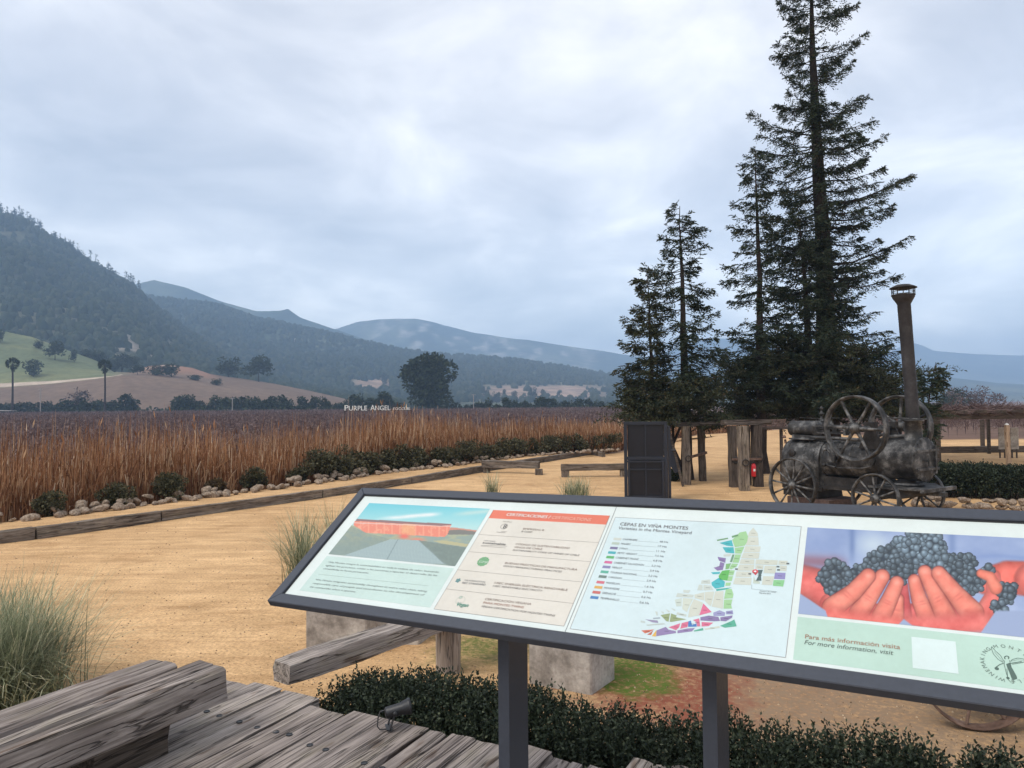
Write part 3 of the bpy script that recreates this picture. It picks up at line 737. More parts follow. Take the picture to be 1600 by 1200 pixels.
# bare grove far right
for k, (px, h, w) in enumerate([(1478, 30, 1.3), (1500, 42, 1.2), (1520, 38, 1.4), (1545, 44, 1.2), (1572, 40, 1.3), (1600, 46, 1.2), (1630, 40, 1.3), (1456, 24, 1.2)]):
    x = at(px, 640, 170); s = h * 170 / F / 9 * 0.95
    dark = k in (0, 7, 2)
    o = place_tree(FT[k % 4] if dark else BR[k % 2], tm_small, x[0], 170 + k * 3, -1.2, s, ('dark green tree' if dark else 'hazy leafless brown tree') + ' in the grove behind the pergola, %s from the left' % ORD[[1456, 1478, 1500, 1520, 1545, 1572, 1600, 1630].index(px)], 'grove behind the pergola', name='grove_tree', rz=k)
    o.scale = (s * w, s * w, s)

# vineyard canopy --------------------------------------------------------------
def vineyard():
    r = np.random.default_rng(8); Qs = []
    for D in np.arange(27, 258, 2.5):
        n = 1900; px = r.uniform(-60, 1010, n); x = np.array([ray(a, 600)[0] / ray(a, 600)[1] for a in (0, 1600)])
        X = (x[0] + (x[1] - x[0]) * px / 1600) * D
        ok = behind(X, D) > 5.0; X = X[ok]; n = len(X)
        if n == 0: continue
        t = r.random(n)
        P = np.stack([X, D + r.normal(0, .25, n), -0.95 + t * 1.55 + r.normal(0, .12, n)], 1)
        s = 1 + D / 60
        Dn = rand_dirs(n, r) * [1, .5, 1]; Dn[:, 2] = np.abs(Dn[:, 2]); Dn /= np.linalg.norm(Dn, axis=1)[:, None]
        Qs.append(leaf_quads(P, 0.32 * s ** .5, 0.03 * s, Dn, r))
    me = quads_mesh('vineyard', np.concatenate(Qs), M['vine'])
    tag(link('vineyard', me), 'broad flat field of dormant purple brown vines behind the reeds', 'vineyard', kind='stuff')
    # rows behind the pergola at the right
    Qs = []
    for D in np.arange(40, 66, 2.6):
        n = 2600; px = r.uniform(1120, 1700, n); X = np.array([ray(a, 600)[0] / ray(a, 600)[1] for a in (0, 1600)]); X = (X[0] + (X[1] - X[0]) * px / 1600) * D
        ok = (X > 21) | (D > 58); X = X[ok]; n = len(X)
        P = np.stack([X, D + r.normal(0, .2, n), 0.45 + r.random(n) * 0.75], 1)
        Dn = rand_dirs(n, r) * [.6, .4, 1]; Dn[:, 2] = np.abs(Dn[:, 2]); Dn /= np.linalg.norm(Dn, axis=1)[:, None]
        Qs.append(leaf_quads(P, 0.45, 0.022, Dn, r))
        xt = np.arange(X.min(), X.max(), 1.1) + r.uniform(-.15, .15); P = np.stack([xt, np.full(len(xt), D), np.zeros(len(xt))], 1)
        Qs.append(leaf_quads(P, 0.95, 0.10, np.tile([[0.03, 0, 1.0]], (len(xt), 1)), r))
    me = quads_mesh('vineyard', np.concatenate(Qs), M['vine'])
    tag(link('vineyard', me), 'pruned brown vine rows seen through the pergola', 'vineyard', kind='stuff')
vineyard()
def sign():
    c = 'FONT'; objs = []
    p = at(538.5, 641.5, 60); sc = 60 / F
    o = empty('field_sign', (p[0], 60, -1.2), 0, 'white upright letters reading PURPLE ANGEL standing above the vines', 'sign')
    o['z0'] = float(p[2])
    return o, p, sc
SIGN = sign()
# ------------------------------------------------------------------ lettering
def text_geo(s, shear=0.0, spacing=1.0):
    cu = bpy.data.curves.new('t', 'FONT'); cu.body = s; cu.size = 1.0; cu.shear = shear; cu.space_character = spacing
    cu.resolution_u = 3
    ob = bpy.data.objects.new('t', cu); col.objects.link(ob)
    me = bpy.data.meshes.new_from_object(ob.evaluated_get(bpy.context.evaluated_depsgraph_get()))
    V = np.array([v.co[:] for v in me.vertices]) if len(me.vertices) else np.zeros((0, 3)); Fs = [tuple(p.vertices) for p in me.polygons]
    bpy.data.objects.remove(ob); bpy.data.curves.remove(cu); bpy.data.meshes.remove(me)
    return V, Fs
def finish_sign():
    o, p, sc = SIGN; z0 = p[2] + 1.2
    x = 0.0
    for s, h, w in [('P', 0.46, .36), ('URPLE', 0.40, 1.65), ('A', 0.46, .40), ('NGEL', 0.40, 1.36), ('IIOCCURI', 0.24, 1.5)]:
        V, Fs = text_geo(s); cap = 0.70
        V = V - [V[:, 0].min(), 0, 0]; V = V * [w * 0.93 / V[:, 0].max(), h / cap, 1]
        m = MB(); n = len(V)
        A = [(a + x, -0.02, b + z0) for a, b, _ in V]; B = [(a + x, 0.02, b + z0) for a, b, _ in V]
        m.add(A, Fs); m.add(B, Fs)
        m.build('letters', M['white'], o)
        x += w + (0.16 if s in ('URPLE', 'NGEL') else 0.0)
    m = MB(); m.bar((-.1, 0.03, z0 - .03), (x, 0.03, z0 - .03), .04, .05); m.build('rail', M['irondark'], o)
    for q in (0.0, x * .5, x): m = MB(); m.bar((q, .06, 0), (q, .06, z0), .06, .06); m.build('post', M['irondark'], o)
finish_sign()

# ------------------------------------------------------------------ timber maker
def timber(name, a, b, w, h, mat, parent=None, seed=0, rough=0.006, segs=None, tilt=0.0, crack=0.0, ends=0.0, drop=0.0):
    """weathered beam from a to b (centre line), local X along length"""
    a, b = Vector(tuple(map(float, a))), Vector(tuple(map(float, b))); d = b - a; L = d.length
    r = np.random.default_rng(seed + 1000); segs = segs or max(3, int(L / 0.12))
    c = min(w, h) * 0.09
    prof = [(-w/2, -h/2 + c), (-w/2, -h * .1), (-w/2, h/2 - c), (-w/2 + c, h/2), (-w * .18, h/2), (w * .17, h/2), (w/2 - c, h/2), (w/2, h/2 - c), (w/2, h * .10), (w/2, -h/2 + c), (w/2 - c, -h/2), (-w/2 + c, -h/2)]
    if crack:
        prof[7:9] = [(w/2, h/2 - c), (w/2, h * .14), (w/2 - crack, h * .11), (w/2, h * .06)]
        prof[4:6] = [(-w * .12, h/2), (-w * .09, h/2 - crack * .8), (-w * .05, h/2), (w * .2, h/2)]
    n = len(prof); P = np.array(prof)
    off = r.normal(0, 1, n) * rough * .5
    V = []
    xs_ = np.linspace(0, L, segs + 1)
    j = np.arange(n)
    for i, x in enumerate(xs_):
        nz = (vn(np.full(n, x * 3.0 + seed * 7.3), j * 0.9 + seed, seed) - 0.5) * 2 * rough + off
        rad = 1 + nz / (min(w, h) * .5)
        wob = (vn(np.array([x * 0.8 + seed]), np.array([0.0]), seed + 3)[0] - .5) * rough * 1.5
        xe = x
        if ends and i in (0, segs): xe = x + r.normal(0, ends)
        for q in range(n):
            V.append((xe + (r.normal(0, ends * .3) if ends and i in (0, segs) else 0), P[q, 0] * rad[q] + wob, P[q, 1] * (1 + nz[q] / (h * .5))))
    Fs = [(i * n + q, i * n + (q + 1) % n, (i + 1) * n + (q + 1) % n, (i + 1) * n + q) for i in range(segs) for q in range(n)]
    Fs += [tuple(range(n)), tuple(range(segs * n, segs * n + n))[::-1]]
    m = MB(); m.add(V, Fs)
    me = m.mesh(name, mat)
    o = link(name, me, parent)
    q = d.to_track_quat('X', 'Z')
    if tilt: q = q @ Matrix.Rotation(tilt, 3, 'X').to_quaternion()
    o.rotation_mode = 'QUATERNION'; o.rotation_quaternion = q; o.location = a
    return o

# ------------------------------------------------------------------ path, edging, stones
CPX = [(-300, 893), (-60, 858), (50, 843.5), (247, 815), (500, 779), (640, 757), (752, 738), (924, 710)]
CP = [gp(*q) for q in CPX]
def path():
    n = 120; A = []; B = []
    cp = np.array([c[:2] for c in CP]); cp = np.vstack([cp, gp(1030, 694)[:2], gp(1120, 682)[:2]])
    t = np.linspace(cp[0, 0], cp[-1, 0], n)
    ex, ey = t, np.interp(t, cp[:, 0], cp[:, 1])
    # far side: rock line point reached moving up-left
    V = []
    for x, y in zip(ex, ey):
        k = 0.0
        while behind(x - 0.5 * k, y + 0.86 * k) < 0.15 and k < 6: k += 0.05
        for u in np.linspace(0, 1, 6):
            zz_ = 0.165 + 0.012 * (fbm(np.array([x * 1.3]), np.array([y + u * 3]), 9)[0] - .5) - (0.16 * max(0, (x - 8) / 6) if x > 8 else 0)
            V.append((x - 0.5 * k * u, y + 0.86 * k * u, max(zz_, 0.012)))
    V = np.array(V); i = (np.arange(n - 1)[:, None] * 6 + np.arange(5)[None]).ravel()
    me = raw_mesh('path', V, np.stack([i, i + 1, i + 7, i + 6], 1), M['sand'], smooth=True)
    vcol(me, np.zeros((len(V), 3)))
    tag(link('path', me), kind='structure')
path()
edge = empty('timber_edging', CP[2], 0, 'long low grey timber edging running beside the raised sandy path', 'edging')
for k in range(len(CP) - 1):
    a, b = np.array(CP[k]), np.array(CP[k + 1]); d = (b - a) / np.linalg.norm(b - a)
    o = timber('timber', a + d * .015 + (0, 0.06, 0.085), b - d * .015 + (0, 0.06, 0.085 + (0.01 if k % 2 else 0)), 0.14, 0.225, M['greywood'], None, 30 + k, 0.007)
    o.parent = edge; o.matrix_parent_inverse = Matrix.Translation(-Vector(edge.location))
o = timber('timber', CP[-1] + (0, .05, .08), gp(943, 714) + (0, 0, .08), .14, .2, M['greywood'], None, 44); o.parent = edge; o.matrix_parent_inverse = Matrix.Translation(-Vector(edge.location))

def rock_mesh(seed):
    r = np.random.default_rng(seed); import bmesh
    bm = bmesh.new(); bmesh.ops.create_icosphere(bm, subdivisions=2, radius=1)
    cuts = rand_dirs(9, r); dist = r.uniform(0.55, 0.9, 9)
    for v in bm.verts:
        p = np.array(v.co)
        for c, d in zip(cuts, dist):
            s = p @ c
            if s > d: p = p - c * (s - d) * 0.9
        p = p * (1 + r.normal(0, 0.02)); v.co = p * [1.25, 0.95, 0.72]
    me = bpy.data.meshes.new('rock'); bm.to_mesh(me); bm.free(); me.materials.append(M['rock']); return me
ROCKS = [rock_mesh(i) for i in range(8)]
r_ = np.random.default_rng(21)
def put_rock(p, s, label, group):
    o = link('rock', ROCKS[r_.integers(8)]); o.location = tuple(map(float, p)); o.rotation_euler = (r_.uniform(-.4, .4), r_.uniform(-.4, .4), r_.uniform(0, 6.28))
    o.scale = (s * r_.uniform(.8, 1.3), s * r_.uniform(.8, 1.2), s * r_.uniform(.75, 1.2)); tag(o, label, 'rock', group)
def along(pts, step):
    pts = np.array(pts); d = np.linalg.norm(np.diff(pts, axis=0), axis=1); L = np.concatenate([[0], np.cumsum(d)]); t = 0
    while t < L[-1]:
        yield np.array([np.interp(t, L, pts[:, k]) for k in range(2)]), t
        t += step(t) if callable(step) else step
rk = [p for p in RL if -12 < p[0] < 7]
rk = np.array([tuple(gp(-60, 826, .17)[:2])] + [tuple(p) for p in rk])
for p, t in along(rk, 0.175):
    s = r_.uniform(0.06, 0.135) * (0.85 if p[1] > 18 else 1.0)
    q = p + r_.normal(0, 0.07, 2)
    put_rock((q[0], q[1] , 0.17 + s * 0.42), s, 'pale angular stone in the border between the reeds and the raised path', 'stones bordering the reeds')
    if r_.random() < 0.38 and p[1] < 26:
        q = p + (-.13, .18) + r_.normal(0, 0.05, 2); s = r_.uniform(.08, .15)
        put_rock((q[0], q[1], 0.27 + s * .3), s, 'pale angular stone in the border between the reeds and the raised path', 'stones bordering the reeds')

# ------------------------------------------------------------------ shrubs in front of the reeds
def bush_obj(x, y, z, w, h, n, mat, seed, label, group=None, leaf=0.06):
    r = np.random.default_rng(seed); cl = []
    for _ in range(12):
        a = r.uniform(0, 6.28); q = r.uniform(0, .62) * w / 2
        cl.append((math.cos(a) * q, math.sin(a) * q * .8, h * r.uniform(.22, .72), min(w, h) * r.uniform(.20, .34)))
    o = empty('shrub', (x, y, z), 0, label, 'shrub', group)
    link('crown', quads_mesh('crown', crown_quads(cl, n, leaf, r, 0.35), mat), o)
    m = MB()
    for k in range(5):
        a = r.uniform(0, 6.28); m.tube([(0, 0, -.05), (math.cos(a) * w * .15, math.sin(a) * w * .15, h * .3), (math.cos(a) * w * .3, math.sin(a) * w * .3, h * .62)], [.015, .011, .005], 5)
    m.build('stem', M['bark'], o); return o
SH = [(75, 797, .85, .62, 'b', 'roundish olive shrub, leftmost of those in front of the reeds'), (183, 790, 1.15, .62, 'b', 'wide loose olive shrub in front of the reeds, second from the left'),
      (262, 780, 1.0, .74, 'b', 'dark green shrub between the stones and the reeds, third from the left'), (335, 772, .85, .45, 'r', 'rusty brown low shrub in front of the reeds'),
      (402, 765, .95, .66, 'b', 'dark compact shrub just right of the rusty low one'), (470, 757, 1.0, .7, 'b', 'dark rounded shrub above the middle of the timber edging, fifth green one from the left')]
for k, (px, py, w, h, c, lab) in enumerate(SH):
    p = gp(px, np.interp(px, [0, 116, 219, 366, 500], [816, 803, 789, 770, 753]), 0.15); bush_obj(p[0] - .05, p[1] + .12, 0.14, w * .95, h * .9, 1900, M['bush'] if c == 'b' else M['bushbrown'], 300 + k, lab)
for k, px in enumerate([505, 530, 556, 582, 612, 640, 662, 690, 716, 735, 762, 790, 812, 836, 858, 882, 905, 930, 955]):
    y0 = np.interp(px, [500, 592, 717, 824, 967], [753, 739, 726, 712, 702]); p = gp(px, y0, 0.15)
    hh = (0.95 if px < 670 else 0.8) * r_.uniform(.75, 1.1) * (1.05 if 780 < px < 870 else 1)
    bush_obj(p[0] - .1, p[1] + .12, 0.12, r_.uniform(.95, 1.4) * (1 if px < 700 else 1.35), hh, 1200, M['bush'], 340 + k, 'dark shrub of the unbroken line beside the path, %s from the left' % ORD[k], 'shrubs along the far half of the path', 0.085)

# ------------------------------------------------------------------ reeds
def reeds():
    r = np.random.default_rng(12); N = 21000
    seg = []
    pts = np.array([p for p in RL if p[0] > -20 and p[0] < 22]); pts = np.vstack([gp(-140, 836, .17)[:2], pts[pts[:, 0] > gp(-140, 836, .17)[0]]])
    d = np.linalg.norm(np.diff(pts, axis=0), axis=1); L = np.concatenate([[0], np.cumsum(d)])
    t = r.uniform(0, L[-1], N) ; x = np.interp(t, L, pts[:, 0]); y = np.interp(t, L, pts[:, 1])
    off = 0.75 + r.random(N) ** 1.25 * 4.6
    x = x - off * 0.80; y = y + off * 0.60
    k = np.ones(N, bool); clump = fbm(x * 1.1, y * 1.1, 41, 4); k &= (clump + r.random(N) * .35) > 0.42
    x, y, off = x[k], y[k], off[k]; n = len(x)
    z0 = gz(x, y)
    dist = y
    # target top height as a function of image column
    pxc = 800 + F * x / y
    top = np.interp(pxc, [0, 60, 130, 200, 330, 400, 470, 540, 590, 640, 670, 720, 800, 900, 1000, 1300], [664, 668, 656, 655, 655, 662, 660, 655, 636, 640, 645, 655, 655, 656, 660, 664])
    ztop = CAMZ - (top - (632 - (pxc - 800) * 0.0087)) / F * y
    H = (ztop - z0) * (0.72 + 0.50 * fbm(x * .9, y * .9, 43, 3)) * r.uniform(0.60, 1.06, n)
    tall = r.random(n) < 0.025; H[tall] *= r.uniform(1.08, 1.28, tall.sum())
    H = np.clip(H, 0.5, 3.6)
    Qs = []
    def blades(P, H, lean, W, az):
        nn = len(P); K = 3; prev = None
        D = np.stack([np.cos(az), np.sin(az)], 1)
        S = np.stack([-np.sin(az + r.uniform(-1, 1, nn)), np.cos(az), np.zeros(nn)], 1)
        S[:, 0] = 1.0 ; S /= np.linalg.norm(S, axis=1)[:, None]
        pts_ = []
        for i in range(K + 1):
            u = i / K; p = P.copy(); p[:, :2] += D * (lean * u ** 1.8 * H)[:, None]; p[:, 2] += H * u * (1 - lean * 0.35 * u)
            w = W * (1 - u) ** 0.6 * 0.5 + 0.0012
            pts_.append((p - S * w[:, None], p + S * w[:, None]))
        for i in range(K): Qs.append(np.stack([pts_[i][0], pts_[i][1], pts_[i + 1][1], pts_[i + 1][0]], 1))
    P = np.stack([x, y, z0], 1)
    w = 0.011 + y * 0.00042
    blades(P, H, np.abs(r.normal(0, .10, n)), w, r.uniform(0, 6.28, n))
    for _ in range(2):
        P2 = P + np.stack([r.normal(0, .05, n), r.normal(0, .05, n), H * r.uniform(0, .35, n)], 1)
        blades(P2, H * r.uniform(.3, .72, n), np.abs(r.normal(.22, .2, n)), w * 1.25, r.uniform(0, 6.28, n))
    # broken stalks leaning out at the front
    nb = 260; kk = np.where(off < 1.6)[0]; kk = r.choice(kk, nb)
    P3 = P[kk]; blades(P3, r.uniform(.7, 1.5, nb), r.uniform(.6, 1.3, nb), w[kk] * 1.6, r.uniform(0, 6.28, nb))
    # seed plumes
    tt = np.where(r.random(n) < 0.05)[0]
    TP = P[tt] + np.stack([np.zeros(len(tt)), np.zeros(len(tt)), H[tt] * 0.96], 1)
    Qs.append(leaf_quads(TP, 0.24 * np.ones(len(tt)), 0.035, (lambda d: d / np.linalg.norm(d, axis=1)[:, None])(np.array([0, 0, 1]) + rand_dirs(len(tt), r) * .3), r))
    me = quads_mesh('reeds', np.concatenate(Qs), M['reed'])
    tag(link('reeds', me), 'tall dense bank of dry rust brown reeds behind the stone border', 'reeds', kind='stuff')
reeds()

# ------------------------------------------------------------------ tussock grasses
def tussock(base, spread, h, n, seed, label, w=0.006, droop=1.0):
    r = np.random.default_rng(seed); Qs = []; K = 5
    az = r.uniform(0, 6.28, n); el = r.uniform(0.12, 1.0, n) ** .8
    Ln = h * r.uniform(.55, 1.12, n); D = np.stack([np.cos(az), np.sin(az)], 1)
    b = np.stack([r.normal(0, spread * .10, n), r.normal(0, spread * .10, n), np.zeros(n)], 1)
    S = np.stack([-np.sin(az), np.cos(az), np.zeros(n)], 1); pts_ = []
    for i in range(K + 1):
        u = i / K; ang = el * (0.35 + 1.15 * droop * u)      # from vertical
        p = b.copy() if i == 0 else pos + np.concatenate([D * (np.sin(ang) * Ln / K)[:, None], (np.cos(ang) * Ln / K)[:, None]], 1)
        pos = p; ww = w * (1 - u) ** .7 * .5 + .0006
        pts_.append((p - S * ww, p + S * ww))
    for i in range(K): Qs.append(np.stack([pts_[i][0], pts_[i][1], pts_[i + 1][1], pts_[i + 1][0]], 1))
    me = quads_mesh('tussock_grass', np.concatenate(Qs), M['grass']); o = link('tussock_grass', me, loc=base); tag(o, label, 'grass'); return o
p = gp(10, 1112); tussock((p[0] - .22, p[1] + .05, -0.02), 2.0, 0.98, 5200, 1, 'large grey green tussock of arching grass at the left edge beside the bench', 0.0062, 1.25)
p = gp(470, 908); tussock((p[0], p[1] + .1, -0.01), 0.8, .92, 420, 2, 'pale green tussock just left of the information board', 0.008, .9)
p = gp(520, 880); tussock((p[0], p[1] + .1, -0.01), 0.6, 0.95, 170, 3, 'smaller tussock behind the upper left corner of the information board', 0.008, .7)
p = gp(770, 775); tussock((p[0], p[1], 0), 0.6, 0.62, 110, 4, 'small thin tussock poking above the board under the low rail', 0.012, .6)
p = gp(900, 783); tussock((p[0], p[1], 0), 1.3, 0.62, 420, 5, 'wider green tussock poking above the board left of the dark door', 0.012, 1.0)
p = gp(1540, 1165); 

# ------------------------------------------------------------------ low timber rails in the yard
def rail(a, b, posts, w, h, ztop, label, seed, group=None, name='low_rail', mat='greywood'):
    o = empty(name, (a[0], a[1], 0), 0, label, 'rail', group)
    inv = Matrix.Translation(-Vector(o.location))
    t = timber('beam', (a[0], a[1], ztop - h / 2), (b[0], b[1], ztop - h / 2), w, h, M[mat], None, seed, 0.008, ends=.01); t.parent = o; t.matrix_parent_inverse = inv
    for k, p in enumerate(posts):
        q = timber('post', (p[0], p[1], -0.1), (p[0], p[1], ztop - h - 0.002), w * 1.15, w * 1.15, M[mat], None, seed + k + 1, 0.006, segs=4); q.parent = o; q.matrix_parent_inverse = inv
    return o
a, b = gp(753, 739), gp(842, 741); c = gp(842, 742)
rail(a, b, [a + (.15, 0.03, 0), c], .2, .22, .40, 'low grey timber rail standing at the end of the path, left of two', 61)
a, b = gp(877, 745), gp(975, 744)
rail(a, b, [a + (.12, 0, 0), b], .2, .2, .38, 'low grey timber rail running behind the dark door, right of two', 66)
# beam behind the deck
pa = at(437, 1036, 4.73); pb = pa + np.array([1.9, 2.30, 0]) * 0.85
rail(pa[:2], pb[:2], [gp(701, 1044)[:2], pb[:2] - (.10, .12)], .175, .135, .52, 'thick weathered rail with a square post, between deck hedge and concrete blocks', 71, mat='deck')

# ------------------------------------------------------------------ concrete blocks
def block(c0, c1, c2, h, label, joint=None):
    # c0 left bottom, c1 nearest corner, c2 right bottom
    c3 = c0 + c2 - c1
    import bmesh
    m = MB(); m.slab([(q[0], q[1], -0.05) for q in (c0, c1, c2, c3)], [(q[0], q[1], h) for q in (c0, c1, c2, c3)])
    ctr = (c0 + c2) / 2
    m.v = [(x - ctr[0], y - ctr[1], z) for x, y, z in m.v]
    o = m.build('concrete_block', M['concrete'], None, 0.012, loc=(ctr[0], ctr[1], 0)); tag(o, label, 'block'); return o
block(gp(826, 1066), gp(924, 1084), gp(961, 1058), .47, 'stained concrete block right of the left board post, moss at its foot')
c1 = gp(572, 1012); c0 = gp(477, 1010); block(c0, c1, c1 + (.22, .38, 0), .44, 'pale concrete block under the lower left corner of the board')
c0 = c1 + (.05, .12, 0); block(c0, c0 + (.42, -.02, 0), c0 + (.55, .4, 0), .42, 'second concrete block, behind the low rail and beside the pale one')

# ------------------------------------------------------------------ dark door frame
def door():
    a, b = gp(976, 783), gp(1040, 781)
    b = np.array([b[0], a[1] - .1, 0]); d = (b - a) / np.linalg.norm(b - a); W = np.linalg.norm(b - a)
    nrm = np.array([d[1], -d[0], 0]); rz = math.atan2(d[1], d[0]); Ht = CAMZ - (658 - 627) / F * a[1] + .02
    o = empty('dark_door', a, rz, 'dark blue framed wooden door standing upright by the redwoods', 'door')
    m = MB(); t = .07
    for x0, x1, z0, z1 in [(0, t, 0, Ht), (W - t, W, 0, Ht), (t, W - t, Ht - t, Ht), (t, W - t, 0, .12), (t, W - t, Ht * .52, Ht * .52 + .07)]:
        m.box(((x0 + x1) / 2, 0, (z0 + z1) / 2), (x1 - x0, .08 if x0 != t else .076, z1 - z0))
    m.build('frame', M['door'], o, .004)
    for z0, z1 in [(.12, Ht * .52), (Ht * .52 + .07, Ht - t)]:
        for k in range(2):
            x0 = t + k * (W / 2 - t) + .012; x1 = x0 + W / 2 - t - .024
            m = MB(); m.box(((x0 + x1) / 2, .012, (z0 + z1) / 2), (x1 - x0, .02, z1 - z0)); m.build('panel', M['doorpanel'], o)
    m = MB(); m.box((W / 2, -.005, (Ht * .52 + .07 + Ht - t) / 2), (.028, .05, Ht * .48 - t - .072)); m.build('mullion', M['door'], o)
    m = MB(); m.box((W / 2, -.005, (Ht * .52 + .12) / 2), (.03, .05, Ht * .52 - .124)); m.build('mullion', M['door'], o)
    m = MB(); m.box((W / 2, -.018, Ht * .40), (W - 2 * t - .06, .05, .03)); m.build('crossrail', M['door'], o)
    for x in (t + .03, W - t - .03):
        m = MB(); m.box((x, -.02, Ht * .27), (.045, .06, Ht * .5)); m.build('stile', M['door'], o)
    m = MB(); m.box((W / 2, -.022, Ht * .50), (W - 2 * t, .06, .04)); m.build('crossrail', M['door'], o)
    # open leaf seen edge-on behind
    m = MB(); m.box((W + .05, .35, Ht * .47), (.05, .7, Ht * .94)); m.build('side_leaf', M['door'], o)
door()
# slanted dark board behind the door
def slant():
    c = at(1049, 712, 18.5); o = empty('leaning_board', (c[0], 18.6, 0), 0, 'dark slanted board leaning behind the door', 'board')
    m = MB(); m.slab([(-.22, 0, .35), (.10, 0, .32), (.26, 0, .0), (.10, 0, .0)], [(-.22, .05, .35), (.10, .05, .32), (.26, .05, .0), (.10, .05, .0)])
    m = MB(); m.slab([(-.25, 0, 1.42), (.0, 0, 1.42), (.27, 0, .42), (.12, 0, .36), (-.25, 0, .95)], [(-.25, .05, 1.42), (.0, .05, 1.42), (.27, .05, .42), (.12, .05, .36), (-.25, .05, .95)])
    m.build('panel', M['door'], o)
    m = MB(); m.bar((-.22, -.02, .98), (.12, -.02, .96), .03, .03); m.build('rib', M['frame'], o)
    m = MB(); m.bar((-.02, .02, 1.44), (.32, .02, .02), .05, .06); m.build('prop', M['darkwood'], o)
slant()
p = gp(1056, 753); bush_obj(p[0], p[1] + .2, 0, .55, .42, 900, M['hedge'], 400, 'low dark green plant at the foot of the leaning board')

# ------------------------------------------------------------------ old timber press posts under the redwoods
def press():
    o = empty('timber_trestle', gp(1085, 755), 0, 'heavy dark timber trestle with iron rings, left one under the redwoods', 'trestle')
    o2 = empty('timber_trestle', gp(1165, 760), 0, 'heavy dark timber trestle of four posts with a red extinguisher, right one', 'trestle')
    def post(par, px0, px1, pyb, pyt, seed, tilt=0):
        a = gp((px0 + px1) / 2, pyb); Y = a[1]; w = (px1 - px0) * Y / F; zt = at((px0 + px1) / 2 - 3, pyt, Y)
        q = timber('post', (a[0], a[1], -.05), (zt[0] + tilt, Y, zt[2]), w, w * .85, M['greywood' if seed in (501, 504) else 'darkwood'], None, seed, .014, segs=8)
        q.parent = par; q.matrix_parent_inverse = Matrix.Translation(-Vector(par.location)); return a, zt
    A = post(o, 1068, 1080, 757, 666, 501); B = post(o, 1092, 1104, 751, 667, 502)
    C = post(o2, 1140, 1154.5, 761, 666, 503); D_ = post(o2, 1155, 1171, 767, 666, 504); E = post(o2, 1167, 1174, 758, 666, 505); G = post(o2, 1176, 1193, 760, 664, 506)
    def fit(t, par): t.parent = par; t.matrix_parent_inverse = Matrix.Translation(-Vector(par.location))
    z = at(1085, 664, A[0][1])[2]
    fit(timber('lintel', (A[1][0] - .25, A[0][1] + .02, z), (A[1][0] + 1.15, A[0][1] + .35, z + .02), .2, .11, M['darkwood'], None, 511, .01), o)
    z = at(1165, 660, C[0][1])[2]
    fit(timber('lintel', (C[1][0] - .25, C[0][1] + .02, z), (G[1][0] + .35, G[0][1] + .02, z), .25, .13, M['darkwood'], None, 512, .01), o2)
    z0 = at(1085, 714, A[0][1])[2]
    fit(timber('crossbar', (A[0][0], A[0][1] - .02, z0 - .03), (B[0][0] + .1, B[0][1] - .05, z0 + .06), .06, .06, M['rust'], None, 513, .004), o)
    z0 = at(1165, 717, C[0][1])[2]
    fit(timber('crossbar', (C[0][0] - .1, C[0][1] - .16, z0), (G[0][0] + .05, G[0][1] - .16, z0), .05, .055, M['rust'], None, 514, .004), o2)
    for par, q in ((o, A[0]), (o2, C[0]), (o2, D_[0]), (o2, G[0])):
        m = MB(); pr = [(.075 + .014 * math.cos(a), .014 * math.sin(a)) for a in np.linspace(0, 6.28, 7)[:-1]]
        m.lathe(pr, (q[0] - par.location.x, q[1] - .15 - par.location.y, z0 - .02), 'Y', 12, closed=True); m.build('iron_ring', M['irondark'], par)
    # red extinguisher hanging between the posts
    c = at(1177.5, 733, G[0][1] - .12)
    e = empty('fire_extinguisher', c - (0, 0, .19), 0, 'small red extinguisher hanging between the timber posts', 'extinguisher')
    m = MB(); m.lathe([(0, 0), (.055, 0), (.062, .02), (.062, .27), (.045, .32), (.02, .34)], (0, 0, 0), 'Z', 14); m.build('cylinder', M['red'], e)
    m = MB(); m.box((0, 0, .365), (.05, .03, .05)); m.bar((0, 0, .38), (-.07, 0, .40), .015, .015); m.build('valve', M['black'], e)
    m = MB(); m.box((0, -.0625, .17), (.05, .004, .06)); m.build('sticker', M['white'], e)
    # small tiled panel on top at the right
    c = at(1181, 668, 19.6)
    w = 46 * 19.6 / F
    b = empty('tiled_ledge', c, 0, 'narrow ledge faced with small brick courses right of the timber trestle', 'ledge')
    for q in range(4):
        for k in range(9):
            m = MB() if (q, k) != (0, 0) else MB()
            m.box((0, 0, 0), (w / 9 - .012, .10, .045)); 
            if q == 0 and k == 0: bme = m.mesh('brick', M['plinth'])
            bo = link('brick', bme, b); bo.location = ((k + .5 + (.25 if q % 2 else -.0)) * w / 9, 0.01 * ((k * 7 + q) % 3), .03 + q * .056)
    m = MB(); m.bar((-.05, 0, -.02), (w + .5, 0, -.02), .16, .05); m.build('beam', M['darkwood'], b)
    m = MB(); m.bar((w * .9, .1, -.02), (w * .9, .1, -c[2]), .07, .07); m.build('post', M['darkwood'], b)
press()

